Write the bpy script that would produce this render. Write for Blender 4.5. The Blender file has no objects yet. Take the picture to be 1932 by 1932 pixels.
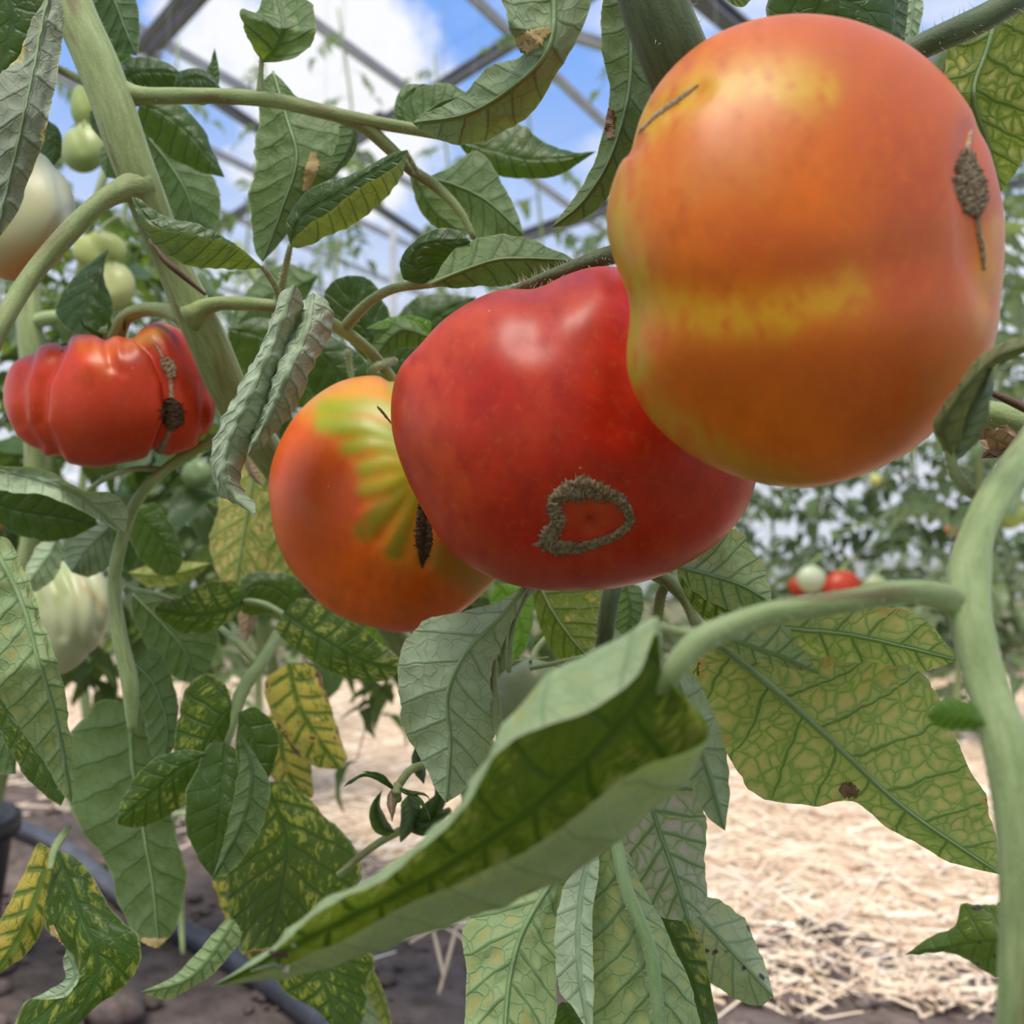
import bpy, math, random
import numpy as np
from mathutils import Vector, Matrix, noise
from mathutils.bvhtree import BVHTree
# ---------------------------------------------------------------- camera, light, exposure
S = bpy.context.scene
COL = S.collection
F = 1937.0; CX = 966.0; HZ = 1040.0; H = 0.45      # focal length in pixels, column of the axis, row of the horizon, eye height
cam_d = bpy.data.cameras.new('camera'); cam = bpy.data.objects.new('camera', cam_d); COL.objects.link(cam)
cam_d.sensor_width = 36; cam_d.lens = 36 * F / 1932
cam.location = (0, 0, H); cam.rotation_euler = (math.pi / 2, 0, 0)
cam_d.shift_y = (HZ - 966) / 1932
cam_d.clip_start = 0.01; cam_d.clip_end = 300
cam_d.dof.use_dof = True; cam_d.dof.focus_distance = 0.31; cam_d.dof.aperture_fstop = 15
S.camera = cam
S.view_settings.view_transform = 'Standard'; S.view_settings.look = 'None'
S.view_settings.gamma = 1; S.view_settings.use_curve_mapping = False
S.view_settings.exposure = 0.0


class NT:
    def __init__(s, t):
        s.t = t; t.nodes.clear()

    def n(s, kind, ins=None, **kw):
        nd = s.t.nodes.new(kind)
        for k, v in kw.items():
            setattr(nd, k, v)
        for k, v in (ins or {}).items():
            s.put(nd.inputs[k], v)
        return nd

    def put(s, sock, v):
        if isinstance(v, bpy.types.NodeSocket):
            s.t.links.new(v, sock)
        elif isinstance(v, bpy.types.Node):
            s.t.links.new(v.outputs[0], sock)
        else:
            if hasattr(sock.default_value, '__len__') and len(sock.default_value) == 4 and len(v) == 3:
                v = (*v, 1)
            sock.default_value = v

    def m(s, op, a, b=0.0, c=0.0, clamp=False):
        nd = s.n('ShaderNodeMath', {0: a, 1: b, 2: c}, operation=op, use_clamp=clamp)
        return nd.outputs[0]

    def ss(s, x, a, b):                                # smooth step a..b -> 0..1
        nd = s.n('ShaderNodeMapRange', {0: x, 1: a, 2: b, 3: 0.0, 4: 1.0}, interpolation_type='SMOOTHSTEP')
        return nd.outputs[0]

    def mix(s, f, a, b, bt='MIX'):
        nd = s.n('ShaderNodeMix', data_type='RGBA', blend_type=bt)
        s.put(nd.inputs[0], f); s.put(nd.inputs[6], a); s.put(nd.inputs[7], b)
        return nd.outputs[2]

    def noise(s, vec, scale, detail=2.0, rough=0.5, out=0):
        nd = s.n('ShaderNodeTexNoise', {'Scale': scale, 'Detail': detail, 'Roughness': rough})
        if vec is not None:
            s.put(nd.inputs['Vector'], vec)
        return nd.outputs[out]

    def bump(s, h, st, dist):
        return s.n('ShaderNodeBump', {'Height': h, 'Strength': st, 'Distance': dist}).outputs[0]


def W():
    w = bpy.data.worlds.new('greenhouse_sky'); w.use_nodes = True; S.world = w
    N = NT(w.node_tree)
    d = N.n('ShaderNodeTexCoord').outputs['Generated']
    sp = N.n('ShaderNodeSeparateXYZ', {0: d}); z = sp.outputs[2]
    blue = N.mix(N.ss(z, 0.0, 0.5), (0.45, 0.64, 0.98), (0.20, 0.42, 0.95))
    mp = N.n('ShaderNodeMapping', {0: d, 'Scale': (1.0, 1.0, 2.2), 'Location': (0.3, 0.2, 0.1)})
    c = N.noise(mp.outputs[0], 2.6, 6.0, 0.55)
    c = N.ss(c, 0.44, 0.60)
    cd = Vector((-0.165, 1, 0.44)).normalized()
    dot = N.n('ShaderNodeVectorMath', {0: d, 1: tuple(cd)}, operation='DOT_PRODUCT').outputs['Value']
    blob = N.ss(N.m('ADD', dot, N.m('MULTIPLY', N.m('SUBTRACT', N.noise(d, 6, 6, 0.6), 0.5), 0.045)), 0.990, 0.999)
    low = N.m('MULTIPLY', N.ss(z, 0.46, 0.12), 0.85)
    c = N.m('MAXIMUM', N.m('MAXIMUM', N.m('MULTIPLY', c, 0.85), blob), low)
    col = N.mix(c, blue, (1.0, 0.99, 1.0))
    bg = N.n('ShaderNodeBackground', {'Color': col, 'Strength': 1.12})
    N.n('ShaderNodeOutputWorld', {'Surface': bg})


W()
sun_d = bpy.data.lights.new('sun', 'SUN'); sun_d.energy = 5.6; sun_d.angle = math.radians(30); sun_d.color = (1.0, 0.93, 0.80)
sun = bpy.data.objects.new('sun', sun_d); COL.objects.link(sun)
sun.rotation_euler = Vector((0.10, 0.40, -1.0)).to_track_quat('-Z', 'Y').to_euler()


# ---------------------------------------------------------------- helpers
def P(px, py, d):
    """the point at distance d in front of the camera that the photograph shows at that place"""
    return np.array([(px - CX) / F * d, d, H + (HZ - py) / F * d])


def wloc(o):
    v = np.zeros(3)
    while o is not None:
        v = v + np.array(o.location); o = o.parent
    return v


def mesh(name, V, faces, mat, parent=None, attrs=None, smooth=True, loc=None):
    V = np.asarray(V, dtype=float)
    me = bpy.data.meshes.new(name)
    base = wloc(parent) if parent is not None else np.zeros(3)
    lo = np.zeros(3) if loc is None else np.asarray(loc, float)
    me.from_pydata((V - base - lo).tolist(), [], faces if isinstance(faces, list) else faces.tolist())
    if smooth:
        me.shade_smooth()
    for k, a in (attrs or {}).items():
        a = np.asarray(a, dtype=np.float32)
        if a.shape[1] == 4:
            at = me.attributes.new(k, 'FLOAT_COLOR', 'POINT'); at.data.foreach_set('color', a.ravel())
        else:
            at = me.attributes.new(k, 'FLOAT_VECTOR', 'POINT'); at.data.foreach_set('vector', a.ravel())
    me.materials.append(mat)
    o = bpy.data.objects.new(name, me); COL.objects.link(o)
    o.location = lo
    if parent is not None:
        o.parent = parent
    return o


def tag(o, label=None, cat=None, group=None, kind=None):
    for k, v in (('label', label), ('category', cat), ('group', group), ('kind', kind)):
        if v:
            o[k] = v
    return o


def thing(name, loc, label, cat, group=None):
    o = bpy.data.objects.new(name, None); COL.objects.link(o); o.location = loc; o.empty_display_size = 0.02
    return tag(o, label, cat, group)


def crs(pts, n, closed=False):
    """n samples of a smooth curve through pts, even in chord length"""
    p = np.asarray(pts, float)
    if len(p) == 2:
        t = np.linspace(0, 1, n)[:, None]; return p[0] * (1 - t) + p[1] * t
    if closed:
        p = np.vstack([p, p[:1]])
    seg = np.linalg.norm(np.diff(p[:, :min(3, p.shape[1])], axis=0), axis=1) + 1e-9
    u = np.concatenate([[0], np.cumsum(seg)])
    m = np.zeros_like(p)
    m[1:-1] = (p[2:] - p[:-2]) / (u[2:] - u[:-2])[:, None]
    if closed:
        m[0] = m[-1] = (p[1] - p[-2]) / (seg[0] + seg[-1])
    else:
        m[0] = (p[1] - p[0]) / seg[0]; m[-1] = (p[-1] - p[-2]) / seg[-1]
    t = np.linspace(0, u[-1], n); k = np.clip(np.searchsorted(u, t, 'right') - 1, 0, len(seg) - 1)
    h = seg[k][:, None]; x = ((t - u[k]) / seg[k])[:, None]
    return ((2 * x**3 - 3 * x**2 + 1) * p[k] + (x**3 - 2 * x**2 + x) * h * m[k]
            + (-2 * x**3 + 3 * x**2) * p[k + 1] + (x**3 - x**2) * h * m[k + 1])


def wav(x, seed, octs=3):
    """cheap smooth noise of one variable, about -1..1"""
    r = np.random.RandomState(int(seed) & 0xffff); y = 0
    for k in range(octs):
        for j in range(2):
            y = y + np.sin(x * (1.7 ** (k * 1.6)) * (0.8 + 0.5 * r.rand()) + r.rand() * 6.28) * 0.5 / (1.5 ** k)
    return y * 0.7


# ---------------------------------------------------------------- materials
def out(N, sh):
    N.n('ShaderNodeOutputMaterial', {'Surface': sh})


def new(name):
    m = bpy.data.materials.new(name); m.use_nodes = True; return m, NT(m.node_tree)


_lm = {}


def leafmat(top, under, yel=(0.48, 0.46, 0.06), chl=0.0, uchl=0.0, dry=0.0, brown=0.0, trans=0.35, vt=0.35, vu=0.5, rough=0.46, tcol=(0.30, 0.44, 0.03), purple=0.0, tip=0.0, ty=0.0, rim=0.35, name='leaf_skin'):
    key = (top, under, yel, chl, uchl, dry, brown, trans, vt, vu, rough, tcol, purple, tip, ty, rim)
    if key in _lm:
        return _lm[key]
    m, N = new(name)
    lc = N.n('ShaderNodeAttribute', attribute_name='lc').outputs['Vector']
    vn = N.n('ShaderNodeSeparateXYZ', {0: N.n('ShaderNodeAttribute', attribute_name='vn').outputs['Vector']})
    sep = N.n('ShaderNodeSeparateXYZ', {0: lc})
    nz = N.n('ShaderNodeTexNoise', {'Vector': lc, 'Scale': 1.1, 'Detail': 2.0})
    wob = N.m('MULTIPLY', N.m('SUBTRACT', nz.outputs[0], 0.5), 0.3)
    q = N.m('ADD', vn.outputs[0], wob)
    fr = N.m('FRACT', q)
    d2 = N.m('MULTIPLY', N.m('SUBTRACT', 0.5, N.m('ABSOLUTE', N.m('SUBTRACT', fr, 0.5))), vn.outputs[2])     # cm to next side vein
    dm = N.m('ABSOLUTE', sep.outputs[1])
    av = N.m('ABSOLUTE', vn.outputs[1])
    wid = N.m('MULTIPLY_ADD', av, -0.04, 0.075)
    v2 = N.ss(N.m('DIVIDE', d2, wid), 1.3, 0.4)
    vm = N.ss(dm, 0.11, 0.05)
    vec = N.n('ShaderNodeVectorMath', {0: lc, 1: N.n('ShaderNodeVectorMath', {0: nz.outputs[1], 'Scale': 0.7}, operation='SCALE').outputs[0]}, operation='ADD').outputs[0]
    p0_ = N.noise(lc, 1.9, 2.0)
    vo = N.n('ShaderNodeTexVoronoi', {'Vector': vec, 'Scale': 1.9, 'Randomness': 0.95}, feature='DISTANCE_TO_EDGE').outputs[0]
    v3 = N.m('MULTIPLY', N.ss(vo, 0.075, 0.01), N.m('MULTIPLY_ADD', p0_, 1.1, 0.1))
    vein = N.m('MAXIMUM', N.m('MAXIMUM', v2, vm), N.m('MULTIPLY', v3, 0.6))
    big = N.m('MAXIMUM', v2, vm)
    far = N.m('MINIMUM', N.m('MINIMUM', N.m('MULTIPLY', d2, 3.2), N.m('MULTIPLY', dm, 2.2)), N.m('MULTIPLY', vo, 4.0))
    inter = N.ss(far, 0.10, 1.15)
    p1 = N.noise(lc, 0.55, 3.0, 0.6); p2 = N.noise(lc, 2.7, 3.0, 0.6); fine = N.noise(lc, 14.0, 3.0, 0.6)
    ttn = N.n('ShaderNodeAttribute', attribute_name='tt').outputs['Fac']

    elong = N.noise(N.n('ShaderNodeMapping', {0: vec, 'Scale': (2.6, 6.0, 1.0)}).outputs[0], 1.0, 4.0, 0.62)
    soft = N.ss(N.m('MINIMUM', N.m('MULTIPLY', d2, 3.2), N.m('MULTIPLY', dm, 2.2)), 0.1, 0.6)

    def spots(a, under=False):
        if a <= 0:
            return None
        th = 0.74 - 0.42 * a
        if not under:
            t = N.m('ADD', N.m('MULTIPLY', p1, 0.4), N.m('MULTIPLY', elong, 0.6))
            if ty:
                t = N.m('ADD', t, N.m('MULTIPLY', N.ss(ttn, 0.5, 0.95), ty))  # tip yellowing, with the brighter light on the tip painted in too
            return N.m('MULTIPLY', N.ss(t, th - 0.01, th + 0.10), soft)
        t = N.m('ADD', N.m('MULTIPLY', p1, 0.6), N.m('MULTIPLY', p2, 0.4))
        return N.m('MULTIPLY', N.ss(t, th - 0.04, th + 0.16), N.m('MULTIPLY_ADD', inter, 0.95, 0.05))
    tone = N.m('MULTIPLY_ADD', N.m('ADD', p1, N.m('MULTIPLY', fine, 0.5)), 0.7, 0.47)
    ct = N.mix(1.0, top, tone, 'MULTIPLY'); cu = N.mix(1.0, under, tone, 'MULTIPLY')
    s = spots(chl)
    if s is not None:
        ct = N.mix(N.m('MULTIPLY', s, 0.9), ct, yel)
    s = spots(uchl, True)
    if s is not None:
        cu = N.mix(N.m('MULTIPLY', s, 0.85), cu, (yel[0] * 1.05, yel[1] * 0.98, yel[2] * 2.2))
        rust = N.m('MULTIPLY', N.m('MULTIPLY', s, N.ss(fine, 0.52, 0.7)), 0.55)
        cu = N.mix(rust, cu, (0.33, 0.17, 0.12))
    ct = N.mix(N.m('MULTIPLY', big, vt), ct, (min(1, top[0] * 1.9 + .03), min(1, top[1] * 1.6 + .03), top[2] * 1.6 + .02))
    cu = N.mix(N.m('MULTIPLY', vein, vu), cu, (under[0] * 0.42, under[1] * 0.55, under[2] * 0.4))
    bk = N.n('ShaderNodeNewGeometry').outputs['Backfacing']
    col = N.mix(bk, ct, cu)
    tc = N.mix(N.m('MULTIPLY', vein, 0.75), tcol, (tcol[0] * 0.25, tcol[1] * 0.35, tcol[2] * 0.3))
    if max(chl, uchl) > 0:
        tc = N.mix(N.m('MULTIPLY', spots(max(chl, uchl), uchl > chl), 0.9), tc, (0.85, 0.78, 0.22))
    if brown > 0 or dry > 0 or tip > 0:
        e = N.m('MULTIPLY', N.m('POWER', av, 4.0), 0.16)
        b = N.m('ADD', N.noise(lc, 0.8, 4.0, 0.65), e)
        if tip > 0:
            b = N.m('ADD', b, N.m('MULTIPLY', N.ss(N.n('ShaderNodeAttribute', attribute_name='tt').outputs['Fac'], 1 - tip, 1.0), 0.35))
        th = 0.80 - 0.28 * max(brown, dry)
        ye = N.ss(b, th - 0.09, th); br = N.ss(b, th + 0.015, th + 0.04)
        col = N.mix(N.m('MULTIPLY', ye, 0.85), col, (0.60, 0.46, 0.10)); tc = N.mix(ye, tc, (0.6, 0.45, 0.1))
        bc = N.mix(p2, (0.30, 0.16, 0.07), (0.10, 0.05, 0.03))
        col = N.mix(br, col, bc); tc = N.mix(br, tc, (0.10, 0.04, 0.01))
    if purple > 0:
        pv = N.n('ShaderNodeTexVoronoi', {'Vector': vec, 'Scale': 1.4, 'Randomness': 1.0}).outputs[0]
        pm = N.m('MULTIPLY', N.ss(pv, 0.22, 0.12), purple)
        col = N.mix(pm, col, (0.07, 0.035, 0.07)); tc = N.mix(pm, tc, (0.03, 0.01, 0.02))
    if rim:
        col = N.mix(N.m('MULTIPLY', N.ss(av, 0.93, 0.99), rim), col, (0.48, 0.52, 0.30))
    hgt = N.m('ADD', N.m('MULTIPLY', vein, -1.0), N.m('ADD', N.m('MULTIPLY', fine, 0.25), N.m('MULTIPLY', N.noise(lc, 40.0, 2.0), 0.12)))
    bp = N.bump(hgt, 0.55, 0.0006)
    pr = N.n('ShaderNodeBsdfPrincipled', {'Base Color': col, 'Roughness': N.m('MULTIPLY_ADD', bk, 0.16, rough - 0.06), 'Specular IOR Level': 0.42, 'Normal': bp, 'Sheen Weight': 0.05, 'Sheen Roughness': 0.5})
    tr = N.n('ShaderNodeBsdfTranslucent', {'Color': tc, 'Normal': bp})
    out(N, N.n('ShaderNodeMixShader', {0: trans, 1: pr, 2: tr}))
    _lm[key] = m
    return m


TD = (0.026, 0.068, 0.009); UD = (0.115, 0.19, 0.085)
M_TOP = leafmat(TD, UD, chl=0.25)                                   # healthy dark leaf
M_TOPY = leafmat((0.030, 0.082, 0.010), (0.20, 0.29, 0.13), yel=(0.30, 0.36, 0.035), chl=0.57, tip=0.1)    # dark leaf mottled with yellow
M_UND = leafmat((0.045, 0.10, 0.02), (0.135, 0.205, 0.085), chl=0.3, uchl=0.22, vu=0.6, brown=0.0, tcol=(0.22, 0.36, 0.03))
M_PALE = leafmat((0.05, 0.11, 0.025), (0.43, 0.53, 0.35), chl=0.3, uchl=0.30, vu=0.55, trans=0.25)
M_PALEY = leafmat((0.05, 0.12, 0.02), (0.37, 0.50, 0.25), chl=0.5, uchl=0.72, vu=0.75, trans=0.33)
M_CHL = leafmat((0.08, 0.15, 0.02), (0.28, 0.41, 0.15), chl=0.6, uchl=0.95, vu=0.8, trans=0.58, brown=0.18, tcol=(0.45, 0.60, 0.08))
M_PINK = leafmat((0.06, 0.12, 0.02), (0.36, 0.45, 0.25), yel=(0.56, 0.44, 0.25), chl=0.5, uchl=0.9, vu=0.8, trans=0.2)
M_ROLL = leafmat((0.03, 0.06, 0.02), (0.43, 0.51, 0.34), uchl=0.25, vu=0.5, trans=0.12)
M_GRAY = leafmat((0.03, 0.06, 0.02), (0.24, 0.27, 0.19), uchl=0.15, vu=0.6, trans=0.1, dry=0.18)
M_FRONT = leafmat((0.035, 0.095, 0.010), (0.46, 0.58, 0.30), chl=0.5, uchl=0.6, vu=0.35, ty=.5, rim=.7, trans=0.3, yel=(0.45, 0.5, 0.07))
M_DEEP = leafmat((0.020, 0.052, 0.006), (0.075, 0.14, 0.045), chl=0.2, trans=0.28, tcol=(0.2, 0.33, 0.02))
M_OLIVE = leafmat((0.10, 0.14, 0.02), (0.15, 0.19, 0.05), chl=0.5, uchl=0.45, trans=0.45, brown=0.1)
M_SICK = leafmat((0.10, 0.17, 0.02), (0.22, 0.28, 0.07), yel=(0.62, 0.48, 0.06), chl=0.8, uchl=0.8, brown=0.55, trans=0.35)
M_YEL = leafmat((0.20, 0.27, 0.04), (0.34, 0.38, 0.10), yel=(0.68, 0.50, 0.08), chl=0.8, uchl=0.85, brown=0.25, trans=0.35)
M_PURP = leafmat((0.06, 0.12, 0.02), (0.45, 0.54, 0.33), chl=0.4, uchl=0.55, purple=0.9, trans=0.25, brown=0.2)
M_PURT = leafmat((0.06, 0.11, 0.02), (0.15, 0.22, 0.09), chl=0.35, purple=0.95, trans=0.3)
M_BRT = leafmat((0.10, 0.22, 0.03), (0.22, 0.36, 0.10), trans=0.5, tcol=(0.35, 0.6, 0.04))
M_BG = leafmat((0.11, 0.17, 0.08), (0.23, 0.30, 0.20), chl=0.25, uchl=0.2, trans=0.35, tcol=(0.30, 0.42, 0.10), name='hazy_leaf_skin')  # far leaves, haze painted in as a paler, bluer green
M_BGP = leafmat((0.17, 0.24, 0.14), (0.34, 0.42, 0.30), chl=0.3, uchl=0.2, trans=0.4, tcol=(0.35, 0.46, 0.14), name='hazy_leaf_skin')  # paler variant, with more of the painted haze
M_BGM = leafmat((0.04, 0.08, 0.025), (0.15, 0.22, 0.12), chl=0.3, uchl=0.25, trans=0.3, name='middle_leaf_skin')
M_DRYL = leafmat((0.30, 0.18, 0.10), (0.40, 0.27, 0.17), uchl=0.1, trans=0.15, tcol=(0.3, 0.15, 0.05))


def stemmat(a, b, name='stem_skin', brown=0.0):
    m, N = new(name)
    tc = N.n('ShaderNodeAttribute', attribute_name='lc').outputs['Vector']
    mp = N.n('ShaderNodeMapping', {0: tc, 'Scale': (0.35, 2.2, 1.0)}).outputs[0]
    n1 = N.noise(mp, 2.2, 4.0, 0.6); n2 = N.noise(tc, 9.0, 4.0, 0.7)
    col = N.mix(N.ss(n1, 0.35, 0.66), a, b)
    col = N.mix(N.m('MULTIPLY', N.ss(n2, 0.5, 0.75), 0.35), col, (a[0] * 1.5, a[1] * 1.4, a[2] * 1.4))
    if brown:
        col = N.mix(N.m('MULTIPLY', N.ss(N.noise(mp, 0.9, 3.0), 0.62 - brown * 0.1, 0.75), 0.7), col, (0.17, 0.09, 0.05))
    bp = N.bump(N.m('ADD', N.m('MULTIPLY', n1, 1.2), n2), 0.35, 0.0008)
    out(N, N.n('ShaderNodeBsdfPrincipled', {'Base Color': col, 'Roughness': 0.55, 'Specular IOR Level': 0.3, 'Sheen Weight': 0.35, 'Sheen Roughness': 0.4, 'Sheen Tint': (0.85, 0.95, 0.8, 1),
                                            'Normal': bp, 'Subsurface Weight': 0.0}))
    return m


M_ST = stemmat((0.30, 0.36, 0.15), (0.21, 0.27, 0.10), brown=0.8)
M_ST2 = stemmat((0.36, 0.45, 0.20), (0.25, 0.33, 0.13), brown=0.4)
M_STD = stemmat((0.10, 0.14, 0.06), (0.06, 0.09, 0.035))
M_MIDR = stemmat((0.27, 0.37, 0.17), (0.20, 0.31, 0.12))
M_BARK = stemmat((0.16, 0.10, 0.065), (0.09, 0.05, 0.035))


def flat(name, col, rough=0.6, nz=None, bump=0.0, spec=0.4, metal=0.0):
    m, N = new(name)
    c = col
    ins = {'Roughness': rough, 'Specular IOR Level': spec, 'Metallic': metal}
    if nz:
        tc = N.n('ShaderNodeTexCoord').outputs['Object']
        n = N.noise(tc, nz[0], 5.0, 0.65)
        c = N.mix(N.ss(n, 0.3, 0.7), col, nz[1])
        if bump:
            ins['Normal'] = N.bump(n, bump, nz[2])
    ins['Base Color'] = c
    out(N, N.n('ShaderNodeBsdfPrincipled', ins))
    return m


M_PURB = flat('purple_blotch', (0.30, 0.16, 0.20), 0.7)
M_HAIR = flat('plant_hair', (0.55, 0.60, 0.48), 0.5)
M_SCAR = flat('cork', (0.38, 0.30, 0.19), 0.85, (700, (0.17, 0.11, 0.065), 0.0012), 0.9, 0.2)
M_SCARP = flat('pale_cork', (0.58, 0.44, 0.30), 0.8, (700, (0.30, 0.18, 0.10), 0.0008), 0.7, 0.2)
M_SCARD = flat('dark_cork', (0.13, 0.075, 0.04), 0.8, (700, (0.05, 0.025, 0.015), 0.001), 0.8, 0.3)
M_SOIL = flat('soil', (0.20, 0.155, 0.14), 0.95, (28, (0.10, 0.075, 0.065), 0.012), 0.8, 0.15)
M_CLOD = flat('soil_clod', (0.22, 0.17, 0.155), 0.95, (90, (0.12, 0.09, 0.08), 0.004), 0.7, 0.15)
M_SMAT = flat('straw_mat', (0.74, 0.57, 0.42), 0.9, (60, (0.42, 0.29, 0.18), 0.006), 0.9, 0.15)
M_HOSE = flat('hose_plastic', (0.045, 0.05, 0.065), 0.42, (25, (0.09, 0.095, 0.115), 0.001), 0.1, 0.5)
M_POT = flat('pot_plastic', (0.012, 0.014, 0.018), 0.5, (15, (0.03, 0.033, 0.04), 0.001), 0.1, 0.4)
M_STEEL = flat('galvanised_steel', (0.60, 0.60, 0.64), 0.45, (6, (0.50, 0.50, 0.55), 0.001), 0.1, 0.5)
M_DARKS = flat('dark_steel', (0.17, 0.17, 0.20), 0.5, (6, (0.22, 0.22, 0.25), 0.001), 0.1, 0.4)
M_STRING = flat('support_string', (0.55, 0.58, 0.55), 0.8)
M_OUT = flat('outer_ground', (0.14, 0.15, 0.08), 0.95, (0.8, (0.20, 0.17, 0.10), 0.02), 0.3, 0.1)


def strawmat():
    m, N = new('straw')
    a = N.n('ShaderNodeAttribute', attribute_name='lc')
    out(N, N.n('ShaderNodeBsdfPrincipled', {'Base Color': a.outputs['Color'], 'Roughness': 0.5, 'Specular IOR Level': 0.35}))
    return m


M_STRAW = strawmat()


def tommat():
    m, N = new('tomato_skin')
    c = N.n('ShaderNodeAttribute', attribute_name='Col').outputs['Color']
    tc = N.n('ShaderNodeTexCoord').outputs['Object']
    n = N.noise(tc, 420, 4.0, 0.7); n2 = N.noise(tc, 60, 4.0, 0.6)
    c = N.mix(N.m('MULTIPLY', N.ss(n, 0.5, 0.78), 0.09), c, (0.8, 0.5, 0.06))
    c = N.mix(N.m('MULTIPLY', N.ss(n2, 0.45, 0.75), 0.05), c, (0.75, 0.30, 0.03))
    sp = N.n('ShaderNodeTexVoronoi', {'Vector': tc, 'Scale': 75.0, 'Randomness': 1.0}).outputs[0]
    c = N.mix(N.m('MULTIPLY', N.ss(sp, 0.035, 0.02), 0.4), c, (0.75, 0.55, 0.35))
    bp = N.bump(N.m('ADD', n2, N.m('MULTIPLY', n, 0.08)), 0.06, 0.002)
    out(N, N.n('ShaderNodeBsdfPrincipled', {'Base Color': c, 'Roughness': 0.40, 'Specular IOR Level': 0.36, 'Coat Weight': 0.05, 'Coat Roughness': 0.2, 'Normal': bp,
                                            'Subsurface Weight': 0.06, 'Subsurface Radius': (0.006, 0.002, 0.001), 'Subsurface Scale': 0.6}))
    return m


M_TOM = tommat()


def glassmat(milk=0.0):
    m, N = new('greenhouse_glass')
    tr = N.n('ShaderNodeBsdfTransparent', {'Color': (0.96, 0.97, 0.98)})
    gl = N.n('ShaderNodeBsdfGlossy', {'Color': (1, 1, 1), 'Roughness': 0.05})
    s = N.n('ShaderNodeMixShader', {0: 0.05, 1: tr, 2: gl})
    if milk:
        di = N.n('ShaderNodeMixShader', {0: 0.6, 1: N.n('ShaderNodeBsdfDiffuse', {'Color': (0.85, 0.89, 0.97)}), 2: N.n('ShaderNodeBsdfTranslucent', {'Color': (0.85, 0.89, 0.97)})})
        s = N.n('ShaderNodeMixShader', {0: milk, 1: s, 2: di})
    out(N, s)
    return m


M_GLASS = glassmat(); M_MILK = glassmat(0.3)


# ---------------------------------------------------------------- leaf and stem builders
def grid_faces(nu, nv, flip=False):
    i, j = np.meshgrid(np.arange(nu - 1), np.arange(nv - 1), indexing='ij')
    a = (i * nv + j).ravel()
    f = np.stack([a, a + nv, a + nv + 1, a + 1], 1)
    return f[:, ::-1] if flip else f


def leaf_grid(rails, kmid, nu, nv, seed, nveins=7, puff=1.0, wave=1.0, serr=1.0):
    """rails: list of (nu,3) world arrays from one margin to the other; kmid: which one is the midrib"""
    R = np.stack(rails, 1)                       # nu, K, 3
    K = R.shape[1]
    Q = np.stack([crs(R[i], nv) if K > 2 else crs(R[i], nv) for i in range(nu)], 0)
    # place of the midrib in the even samples: resample each side apart instead
    nl = max(3, int(nv * 0.5)); 
    Qn = np.zeros((nu, 2 * nl + 1, 3)); V = np.zeros(2 * nl + 1)
    kk = np.arange(K)
    for i in range(nu):
        c = R[i]
        m = np.zeros_like(c); m[1:-1] = (c[2:] - c[:-2]) / 2; m[0] = c[1] - c[0]; m[-1] = c[-1] - c[-2]
        t = np.concatenate([np.linspace(0, kmid, nl + 1)[:-1], np.linspace(kmid, K - 1, nl + 1)])
        k = np.clip(t.astype(int), 0, K - 2); x = (t - k)[:, None]
        Qn[i] = ((2 * x**3 - 3 * x**2 + 1) * c[k] + (x**3 - 2 * x**2 + x) * m[k] + (-2 * x**3 + 3 * x**2) * c[k + 1] + (x**3 - x**2) * m[k + 1])
    Q = Qn; nv = 2 * nl + 1
    V = np.concatenate([np.linspace(-1, 0, nl + 1)[:-1], np.linspace(0, 1, nl + 1)])
    mid = Q[:, nl]
    s = np.concatenate([[0], np.cumsum(np.linalg.norm(np.diff(mid, axis=0), axis=1))]) * 100
    Ltot = s[-1]
    step = np.linalg.norm(np.diff(Q, axis=1), axis=2) * 100
    lat = np.zeros((nu, nv))
    lat[:, nl + 1:] = np.cumsum(step[:, nl:], axis=1)
    lat[:, :nl] = -np.cumsum(step[:, :nl][:, ::-1], axis=1)[:, ::-1]
    # toothed and wavy margin
    u = s / max(Ltot, 1e-6)
    for sg, sl in ((-1, slice(0, nl)), (1, slice(nl + 1, nv))):
        w = 1 + serr * (0.045 * wav(u * 26, seed + sg) + 0.05 * wav(u * 9, seed + 7 * sg))
        aw = np.abs(V[sl])[None, :, None] ** 3
        Q[:, sl] = mid[:, None] + (Q[:, sl] - mid[:, None]) * (1 + (w[:, None, None] - 1) * aw)
    du = np.gradient(Q, axis=0); dv = np.gradient(Q, axis=1)
    n = np.cross(du, dv); n /= (np.linalg.norm(n, axis=2, keepdims=True) + 1e-12)
    per = Ltot / nveins
    wmax = np.abs(lat).max() + 1e-6
    q = (s[:, None] - np.abs(lat) * 0.75 + 0.22 * lat**2 / wmax) / per + np.where(V < 0, 0.0, 0.42)[None]
    bulge = np.abs(np.sin(np.pi * q)) ** 0.8 * (np.clip(np.abs(V) * 4, 0, 1) * np.clip((1.05 - np.abs(V)) * 3, 0, 1))[None]
    tp = np.clip(np.minimum(u, 1 - u) * 8, 0, 1)[:, None]
    cell = np.array([[noise.noise(Vector((a_ * 1.9, b_ * 1.9, seed * 3.1))) + .5 * noise.noise(Vector((a_ * 4.1, b_ * 4.1, seed * 1.7))) for b_ in row] for a_, row in zip(s.tolist(), lat.tolist())])
    wv = wav(s[:, None] * 1.1 + np.abs(lat) * 0.4 * np.sign(V)[None] + seed, seed, 2)
    disp = (puff * 0.00070 * min(per, 1.3) * (bulge - 0.4) + 0.00050 * puff * cell + wave * 0.0012 * Ltot / 8 * wv * np.abs(V)[None] ** 1.5) * tp
    # the relief stands out on the underside; sign fixed by the caller through flip
    return Q, n, disp, s, lat, q, V, per


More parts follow.
